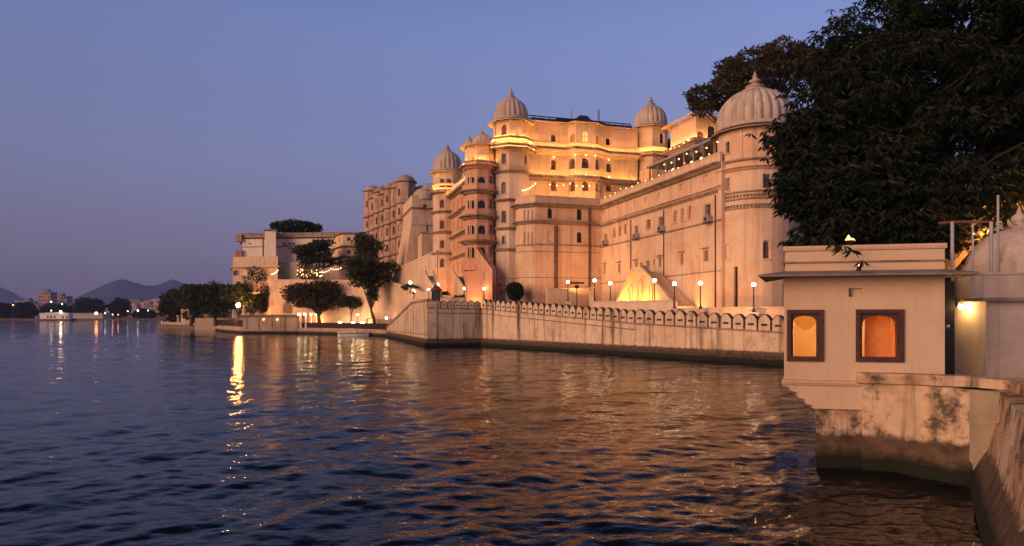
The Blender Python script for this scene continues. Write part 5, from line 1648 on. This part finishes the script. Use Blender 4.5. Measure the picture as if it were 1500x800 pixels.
    # curtains
    def curtain(label, s0, s1, e, z0_, z1_, mat, folds, amp=0.03):
        c = M(); n = folds * 6
        pts = [(s0 + (s1 - s0) * k / n, e + amp * math.sin(2 * PI * folds * k / n)) for k in range(n + 1)]
        nz = 8
        vs = []
        for j in range(nz + 1):
            z = z0_ + (z1_ - z0_) * j / nz
            for k, (s, ee) in enumerate(pts):
                vs.append(F(s, z, ee + 0.02 * math.sin(j * 0.9 + k * 0.3)))
        fs = [(j * (n + 1) + k, j * (n + 1) + k + 1, (j + 1) * (n + 1) + k + 1, (j + 1) * (n + 1) + k) for j in range(nz) for k in range(n)]
        c.add(vs, fs)
        o = c.build('curtain', mat, None, F((s0 + s1) / 2, z0_, e), smooth=60)
        tag(o, label, 'curtain')
    w = wins[1]
    curtain('orange cloth hanging behind the larger right pavilion window', w[0] + 0.26, w[1] - 0.06, 0.52, 2.16, 4.4, ORANGE, 1, 0.03)
    curtain('dark orange curtain fold at the right side of the larger pavilion window', w[1] - 0.06, w[1] + 0.06, 0.46, 2.16, 4.4, ORANGE, 2, 0.035)
    w = wins[0]
    sw = M(); n = 16
    for k in range(n):
        u0, u1 = k / n, (k + 1) / n
        sg = lambda u: 3.30 - 0.16 * (1 - (2 * u - 1) ** 2) + 0.10
        S = lambda u: w[0] + 0.27 + u * 0.5
        sw.quad(F(S(u0), sg(u0), 0.95), F(S(u1), sg(u1), 0.95), F(S(u1), 4.1, 1.0), F(S(u0), 4.1, 1.0))
    o = sw.build('curtain', SWAG, None, F(w[0] + 0.4, 3.3, 0.95)); tag(o, 'pale yellow swag blind seen through the smaller left pavilion window', 'curtain')
    return wins
INNER = glow('room_lamp', (1.0, 0.58, 0.20), 230.0)
ORANGE = plain('orange_cloth', (0.72, 0.27, 0.085), 0.9, vary=0.1, scale=8)
SWAG = plain('swag_cloth', (0.62, 0.42, 0.20), 0.9)
pavilion()
def torch():
    x, y = Pt(1248, 15.95)
    zt = 5.25
    root = thing('torch_lamp', 'small burning torch on the pavilion roof edge under the leaves', 'torch', (x, y, zt))
    mb = M(); mb.lathe((x, y + 0.1, zt), [(0.07, 0.002), (0.05, 0.03), (0.035, 0.05), (0.10, 0.09), (0.11, 0.11), (0.02, 0.112)], 12); mb.build('bowl', IRON, root)
    fm = M()
    fm.lathe((x - 0.03, y + 0.1, zt + 0.085), [(0.05, 0.0), (0.075, 0.025), (0.07, 0.055), (0.045, 0.085), (0.03, 0.12), (0.001, 0.16)], 10); fm.lathe((x + 0.06, y + 0.1, zt + 0.085), [(0.04, 0.0), (0.062, 0.02), (0.05, 0.05), (0.02, 0.075), (0.001, 0.085)], 8)
    fm.build('flame', FLAME, root, smooth=60)
    x2, y2 = Pt(1258, 15.4)
    r2 = thing('oil_lamp', 'tiny dark oil lamp standing on the stone eave below the torch', 'oil lamp', (x2, y2, 4.6))
    mb = M(); mb.lathe((x2, y2, 4.60), [(0.05, 0), (0.05, 0.06), (0.04, 0.10), (0.02, 0.11)], 10); mb.build('holder', IRON, r2)
    fm = M(); fm.lathe((x2, y2, 4.711), [(0.012, 0), (0.02, 0.015), (0.001, 0.05)], 8); fm.build('flame', FLAME, r2)
FLAME = glow('flame', (1.0, 0.50, 0.16), 2.6)
torch()

# ------------------------------------------------------------------ near quay wall
def near_wall():
    root = thing('quay_wall', 'stained near quay wall with flaking plaster below the pavilion, running to the right edge', 'wall', (8.5, 13, 0))
    w1 = [(8.19, 15.96), (8.95, 15.55), (9.55, 14.75), (10.2, 14.3)]
    q1 = M(); sweep(q1, w1, [(0.05, -0.6), (0.05, 0.42), (0.0, 0.50), (0.0, 2.02), (-0.9, 2.02), (-0.9, -0.6)], False)
    q1.build('return_wall', NEARWALL, root)
    line = [(9.75, 14.65), (9.55, 14.25), (7.35, 10.65), (4.9, 6.6), (3.6, 4.4)]
    # inland side: left hand when walking from the pier to the camera is ... keep explicit offsets
    prof = [(0.0, -0.6), (0.0, 0.05), (-0.30, 0.75), (-0.33, 0.8), (-0.42, 1.45), (-0.46, 1.47), (-0.52, 2.02)]
    rings = [offset_poly(line, off, False) for off, z in prof]
    mb = M()
    for j in range(len(prof) - 1):
        for i in range(len(line) - 1):
            mb.quad((*rings[j][i], prof[j][1]), (*rings[j][i + 1], prof[j][1]), (*rings[j + 1][i + 1], prof[j + 1][1]), (*rings[j + 1][i], prof[j + 1][1]))
    last = rings[-1]; back = offset_poly(line, -1.2, False)
    for i in range(len(line) - 1):
        mb.quad((*last[i], 2.02), (*last[i + 1], 2.02), (*back[i + 1], 2.03), (*back[i], 2.03))
    mb.build('wall', NEARWALL, root)
    cop = M()
    l2 = [(8.02, 15.9), (9.1, 15.42), (10.02, 14.86)]
    sweep(cop, l2, [(0.02, 2.035), (0.05, 2.2), (0.0, 2.26), (-0.30, 2.27), (-0.34, 2.2), (-0.34, 2.035)], False)
    l3 = [(10.0, 14.9), (10.35, 14.2), (9.1, 11.5), (7.2, 8.0)]
    sweep(cop, l3, [(0.002, 2.035), (0.002, 2.24), (-0.30, 2.26), (-0.30, 2.035)], False)
    cop.build('parapet', NEARWALL, root)
near_wall()

# ------------------------------------------------------------------ white shrine house at the right edge
def shrine():
    root = thing('white_house', 'whitewashed flat-roofed house with a shallow dome at the right edge', 'house', (13, 17.6, 2.0))
    p = [Pt(1390, 21), Pt(1391, 18.6), Pt(1445, 17.3), Pt(1530, 17.0), (15, 21)]
    storey(root, p, 2.0, 3.95, PALE2, [])
    mb = M(); sweep(mb, p, [(-0.1, 3.953), (0.22, 3.953), (0.22, 4.04), (-0.1, 4.04)]); mb.build('roof_slab', SLATE, root)
    p2 = [Pt(1386, 21), Pt(1387, 18.4), Pt(1423, 17.6), Pt(1424, 17.2), Pt(1530, 16.9), (15, 21)]
    mb = M(); sweep(mb, p2, [(0.0, 4.043), (0.0, 4.62), (0.03, 4.62), (0.03, 4.68), (-0.2, 4.68), (-0.2, 4.043)]); mb.build('parapet', PALE2, root)
    c = Pt(1506, 19.3)
    mb = M(); mb.lathe((c[0], c[1], 4.3), [(1.58, 0), (1.58, 0.72), (1.50, 0.72), (1.44, 1.0), (1.25, 1.32), (0.95, 1.58), (0.55, 1.76), (0.2, 1.82)], 36); dm = mb.build('dome', PALE2, root, smooth=40)
    mb = M()
    mb.lathe((c[0] - 0.25, c[1], 6.05), [(0.36, 0), (0.30, 0.05), (0.16, 0.08), (0.13, 0.16), (0.20, 0.26), (0.18, 0.34), (0.08, 0.42), (0.05, 0.52), (0.02, 0.62)], 14)
    for k in range(7):
        a = 2 * PI * k / 7; mb.tube([(c[0] - 0.25 + 0.2 * math.cos(a), c[1] + 0.2 * math.sin(a), 6.08), (c[0] - 0.25 + 0.48 * math.cos(a), c[1] + 0.48 * math.sin(a), 6.14), (c[0] - 0.25 + 0.55 * math.cos(a), c[1] + 0.55 * math.sin(a), 6.28)], [0.10, 0.07, 0.01], 6)
    mb.build('finial', PALE2, dm, smooth=50)
    # dark gate gap between the pavilion and the house
    g = thing('iron_gate', 'dark narrow gate in the gap between the pavilion and the white house', 'gate', (*Pt(1388, 17.8), 2.0))
    mb = M(); a, b = Pt(1380, 17.9), Pt(1396, 18.2); mb.quad((*a, 2.0), (*b, 2.0), (*b, 4.6), (*a, 4.6))
    mb.slab([(0, 2.0), (0.33, 2.0), (0.33, 4.5), (0, 4.5)], a, (1, 0), (0, 1), 0, 0.05); mb.build('panel', IRON, g)
    mb = M(); q = Pt(1388, 17.75); mb.ball((q[0], q[1], 3.3), 0.05, 8, 6); mb.build('handle', STEEL, g)
    # lamp on the wall
    x, y = Pt(1408, 17.9)
    r2 = thing('wall_lamp', 'bright little wall lamp under the roof slab of the white house', 'wall lamp', (x, y, 3.8))
    mb = M(); mb.obox((x, y + 0.10), (1, 0), (0, 1), 0.05, 0.05, 3.82, 3.94); mb.build('bracket', IRON, r2)
    mb = M(); mb.ball((x, y, 3.82), 0.065, 10, 8, 0.8); mb.build('shade', glow('wall_lamp', (1.0, 0.58, 0.18), 190.0), r2)
    # posts and rail of the roof frame
    fr = thing('roof_frame', 'steel post frame standing on the white house roof before the orange tree', 'frame', (*Pt(1425, 17.6), 4.04))
    for px, Y, r in ((1395, 18.0, 0.045), (1425, 17.5, 0.025), (1452, 17.6, 0.045)):
        q = Pt(px, Y); mb = M(); mb.lathe((q[0], q[1], 4.04 if px != 1425 else 4.0), [(r, 0), (r, Zp(325, Y) - 4.04)], 8); mb.build('post', STEEL, fr)
    mb = M(); mb.tube([(*Pt(1376, 18.3), Zp(325, 18)), (*Pt(1395, 18.0), Zp(325, 18.0)), (*Pt(1455, 17.6), Zp(325, 17.6))], 0.035, 6); mb.build('rail', PIPE, fr)
    mb = M(); q = Pt(1462, 18.5); mb.lathe((q[0], q[1], 4.2), [(0.035, 0), (0.03, Zp(286, 18.5) - 4.2)], 8); tag(mb.build('flagpole', STEEL, None, (q[0], q[1], 4.2)), 'thin bare pole in front of the white dome finial', 'pole')
PALE2 = plaster('white_limewash', (0.52, 0.45, 0.41), 0.45, 0.4, size=0.6)
shrine()
# sodium lamp that lights the courtyard tree
def court_lamp():
    x, y = Pt(1468, 20.9)
    r = thing('courtyard_lamp', 'sodium lamp behind the white house lighting the smaller tree orange', 'lamp', (x, y, 2.0))
    mb = M(); mb.lathe((x, y, 2.0), [(0.06, 0), (0.04, 3.78)], 8); mb.build('post', IRON, r)
    mb = M(); mb.ball((x, y, 5.88), 0.12, 10, 8); mb.build('globe', glow('courtyard_glow', (1.0, 0.34, 0.075), 3800.0), r)
court_lamp()

# ================================================================== boats and far shore
def moored_boat():
    x, y = Pt(518, 118.0)
    root = thing('moored_boat', 'small white motorboat moored below the quay railing', 'boat', (x, y, 0))
    mb = M(); n = 14
    for k in range(n):
        u0, u1 = -1 + 2 * k / n, -1 + 2 * (k + 1) / n
        def sec(u):
            w = 0.85 * max(0.02, (1 - max(0, u) ** 2.2)) * (1 if u > -0.95 else 0.8); zt = 0.75 + 0.25 * max(0, u) ** 2
            return [(x + 2.6 * u, y - w, zt), (x + 2.6 * u, y - w * 0.75, -0.05), (x + 2.6 * u, y + w * 0.75, -0.05), (x + 2.6 * u, y + w, zt)]
        a, b = sec(u0), sec(u1)
        for j in range(3): mb.quad(a[j], b[j], b[j + 1], a[j + 1])
        mb.quad(a[3], b[3], b[0], a[0])
        if k == 0: mb.quad(*a)
    mb.build('hull', WHITE, root)
    mb = M(); mb.slab([(-1.4, 0.76), (0.6, 0.76), (0.2, 1.35), (-1.2, 1.35)], (x, y), (1, 0), (0, 1), -0.5, 0.5); mb.build('cabin', PALE, root)
    mb = M(); mb.slab([(-2.5, 0.45), (2.2, 0.5), (2.2, 0.6), (-2.5, 0.55)], (x, y), (1, 0), (0, 1), -0.86, -0.80); mb.build('stripe', MAROON, root)
moored_boat()
def houseboat():
    Y = 452; x, y = Pt(84, Y); s = Y / 1000
    root = thing('passenger_boat', 'long white passenger boat with arched windows off the far shore', 'boat', (x, y, 0))
    hw = 23 * s
    mb = M(); mb.slab([(-hw * 0.96, -0.2), (hw * 0.9, -0.2), (hw * 1.12, 1.2), (-hw, 1.2)], (x, y), (1, 0), (0, 1), -2.5, 2.5); mb.build('hull', MAROON, root)
    poly = [(x - hw * 0.98, y + 2.2), (x - hw * 0.98, y - 2.2), (x + hw * 0.86, y - 2.2), (x + hw * 0.86, y + 2.2)]
    storey(root, poly, 1.2, 4.6, WHITE, [(p, 462.2, 466.5, 1.4, 'dark') for p in (70, 75, 80, 92, 98)], depth=0.5, name='cabin')
    mb = M(); mb.slab([(-hw * 1.02, 4.6), (hw * 0.9, 4.6), (hw * 0.8, 5.1), (0, 5.6), (-hw * 0.9, 5.1)], (x, y), (1, 0), (0, 1), -2.5, 2.5); mb.build('roof', WHITE, root)
    mb = M(); mb.ball((x + 9 * s, y - 2.8, 6.0), 0.6, 8, 6); mb.build('lamp', GLOBE, root)
houseboat()
FARW = plain('far_render', (0.46, 0.38, 0.36), 0.9, vary=0.15, scale=0.3)
FARB = plain('far_brick', (0.36, 0.21, 0.17), 0.9, vary=0.2, scale=0.3)
FARG = plain('far_grey', (0.20, 0.19, 0.22), 0.9, vary=0.2, scale=0.3)
def far_house(label, px0, px1, pyt, Y, mat, floors=0, pyb=None, roofbit=None):
    x0, x1 = Pt(px0, Y)[0], Pt(px1, Y)[0]
    zb = 1.2 if Y < 620 else 6.0
    zt = Zp(pyt, Y)
    root = thing('far_building', label, 'building', ((x0 + x1) / 2, Y, zb), 'buildings on the far shore')
    dp = max(6, (x1 - x0) * 0.8)
    poly = [(x0, Y + dp), (x0, Y), (x1, Y), (x1, Y + dp)]
    ops = []
    if floors:
        n = max(2, int((px1 - px0) / 4.5))
        for f in range(floors):
            yt = pyt + (455 - pyt) * (f + 0.3) / floors
            yb = pyt + (455 - pyt) * (f + 0.75) / floors
            for k in range(n):
                ops.append((px0 + (px1 - px0) * (k + 0.5) / n, yt, yb, (x1 - x0) / n * 0.6, 'dark' if (f * 3 + k) % 5 else 'dim', {'arch': False, 'bars': False, 'sill': False}))
    storey(root, poly, zb, zt, mat, ops, depth=0.5)
    for f in range(floors + 1):
        strings(root, poly, zb + (zt - zb) * f / max(1, floors) - 0.3, 0.5, 0.5, FARW, name='floor_band')
    if roofbit:
        mb = M(); c = ((x0 + x1) / 2 + roofbit * (x1 - x0) * 0.3, Y + 3); mb.obox(c, (1, 0), (0, 1), (x1 - x0) * 0.16, 2.5, zt, zt + 2.6); mb.build('roof_tank', FARG, root)
far_house('seven-storey pinkish block, tallest on the far shore', 56, 74, 428, 640, FARB, 6, roofbit=0.3)
far_house('grey unlit block just right of the seven-storey pinkish block', 82, 98, 434, 660, FARG, 5, roofbit=-0.4)
far_house('low pale building with a water tower at the left edge', 22, 44, 441, 620, FARW, 2, roofbit=0.9)
far_house('small pale house half hidden left of the pinkish block', 45, 55, 447, 610, FARW, 2)
far_house('pale house behind the two round far trees', 148, 160, 448, 640, FARW, 2)
far_house('bluish-white house right of the square dark far tree', 186, 200, 446, 640, FARW, 3)
far_house('rose-grey long house on the far shore nearest the garden tip', 207, 236, 447, 630, FARB, 2)
far_house('small white house high on the slope above the garden tip', 222, 236, 438, 760, FARW, 1)
far_house('pale house stepping up the slope behind the rose-grey long house', 205, 219, 442, 720, FARW, 2)
far_house('low white waterside arcade under the far trees', 105, 150, 459, 520, FARW, 1)
for a_, b_, c_, Y_, m_, f_, lab_ in ((0, 14, 449, 640, FARG, 1, 'grey low house at the extreme left edge of the far shore'), (10, 21, 445, 660, FARW, 2, 'pale two-storey house just left of the water tower building'), (98, 108, 445, 660, FARB, 2, 'brick house right of the grey unlit block'),
    (108, 121, 449, 640, FARG, 1, 'low grey house left of the largest rounded far tree'), (158, 168, 451, 650, FARB, 1, 'small brick house between the two round far trees'), (196, 208, 450, 650, FARW, 2, 'narrow white house left of the rose-grey long house'),
    (228, 246, 443, 700, FARW, 2, 'pale house half hidden behind the garden tip'), (192, 204, 439.5, 800, FARG, 1, 'grey house highest on the slope, left of the small white house'), (213, 224, 440, 790, FARB, 1, 'brick house on the slope below the small white house')):
    far_house(lab_, a_, b_, c_, Y_, m_, f_)
TF = 'trees on the far shore'
for i, (px, py, rx, ry, Y, lab) in enumerate((
    (130, 450, 24, 13, 535, 'largest rounded dark tree on the far shore'), (176, 450, 14, 12, 540, 'square-topped dark tree right of the largest far tree'),
    (84, 455, 20, 9, 530, 'low dark tree behind the white passenger boat'), (36, 455, 15, 12, 520, 'ragged dark tree under the low pale far building'),
    (6, 455, 14, 10, 530, 'dark tree cut by the left edge of the far shore'), (212, 460, 14, 5, 525, 'low dark tree in front of the rose-grey long house'))):
    tree('far_tree', lab, (*Pt(px, Y), 1.2), [pxb(px - rx * .35, py + 1, rx * .6, ry * .8, Y), pxb(px + rx * .35, py + 1, rx * .6, ry * .8, Y), pxb(px, py - ry * .25, rx * .6, ry * .7, Y), pxb(px, py + ry * 0.5, rx * .8, ry * .5, Y)], 3000, 2.3, LEAF_FAR, 0.8, group=TF, seed=40 + i, gap=0.1)
def far_lamp(px, py, Y, label, mat, r=0.7):
    x, y = Pt(px, Y); z = Zp(py, Y); zb = min(z - 1.0, 1.2)
    root = thing('far_lamp', label, 'street lamp', (x, y, zb), 'lamps on the far shore')
    mb = M(); mb.lathe((x, y, zb), [(0.15, 0), (0.1, z - zb)], 6); mb.build('post', IRON, root)
    mb = M(); mb.ball((x, y, z), r * 0.62, 8, 6); mb.build('globe', mat, root)
FLW = glow('far_white_light', (0.95, 0.88, 0.75), 9.0)
FLO = glow('far_orange_light', (1.0, 0.32, 0.10), 9.0)
for px, py, mat_, r, lab in ((141, 459, FLO, 1.7, 'biggest orange lamp on the far shore'), (202, 455, FLW, 0.9, 'brightest white lamp on the far shore'), (75, 442, FLW, 0.7, 'white lamp at the foot of the pinkish block'),
    (91, 445.5, FLW, 0.6, 'white lamp at the foot of the grey unlit block'), (19, 447, FLO, 0.6, 'faint orange lamp at the left end of the far shore'), (75, 455, FLW, 0.6, 'low white lamp behind the left half of the passenger boat'),
    (154, 459, FLW, 0.55, 'dim white lamp right of the biggest orange lamp'), (165, 461, FLO, 0.6, 'small reddish lamp below the square-topped far tree'), (173, 461, FLO, 0.5, 'second reddish lamp from the left below the square-topped tree'),
    (187, 456, FLW, 0.55, 'dim white lamp left of the brightest white lamp'), (217, 455, FLW, 0.5, 'dim white lamp before the rose-grey long house'), (237, 457, FLW, 0.7, 'white lamp closest to the garden tip')):
    far_lamp(px, py, 508, lab, mat_, r)

# small canopy and lights on the quay
def canopy():
    x, y = Pt(455, 133.4)
    root = thing('quay_canopy', 'small lamp-lit canopy on white posts under the umbrella-crowned tree', 'canopy', (x, y, 1.18))
    mb = M(); mb.obox((x, y), (1, 0), (0, 1), 2.3, 1.3, 3.95, 4.1); mb.build('roof', PALE, root)
    for dx in (-1.6, -0.6, 0.4): 
        mb = M(); mb.obox((x + dx, y - 1.1), (1, 0), (0, 1), 0.14, 0.14, 1.18, 3.948); mb.build('post', WHITE, root)
    for dx in (-1.9, -0.8, 0.5, 1.5):
        mb = M(); mb.ball((x + dx, y - 1.45, 3.75), 0.17, 8, 6, 0.6); mb.build('lamp', GLOBE, root)
canopy()
first = None
for px, py, lab in ((498, 472, 'glowing table lamp left of the slim quay lamp'), (517, 474.5, 'smallest glowing table lamp, nearest the slim quay lamp'), (531, 472, 'glowing table lamp at the foot of the leaning tree')):
    x, y = Pt(px, {498: 128.0, 517: 125.3, 531: 123.4}[px]); z = 1.18
    if first is None:
        first = thing('table_lamp', lab, 'table lamp', (x, y, z), 'table lamps on the garden quay')
        mb = M(); mb.lathe((x, y, z), [(0.3, 0), (0.05, 0.05), (0.05, 0.75), (0.6, 0.78), (0.6, 0.84)], 10); mb.build('table', WHITE, first)
        mb = M(); mb.lathe((x, y, z + 0.84), [(0.32, 0.05), (0.30, 0.25), (0.2, 0.4), (0.01, 0.42)], 10); mb.build('shade', GLOBE, first)
    else:
        copy_tree(first, (x, y, z), lab)

# ================================================================== evening haze over the lake
def haze():
    mb = M(); mb.box(-6500, 4500, -40, 5600, -2.0, 330)
    m = D.materials.new('haze'); m.use_nodes = True
    t = m.node_tree; t.nodes.clear()
    o = N(t, 'ShaderNodeOutputMaterial'); v = N(t, 'ShaderNodeVolumePrincipled')
    v.inputs['Color'].default_value = (0.38, 0.50, 1.0, 1)
    v.inputs['Density'].default_value = 0.00016
    v.inputs['Anisotropy'].default_value = 0.0
    t.links.new(v.outputs[0], o.inputs['Volume'])
    tag(mb.build('haze', m), kind='stuff')
haze()
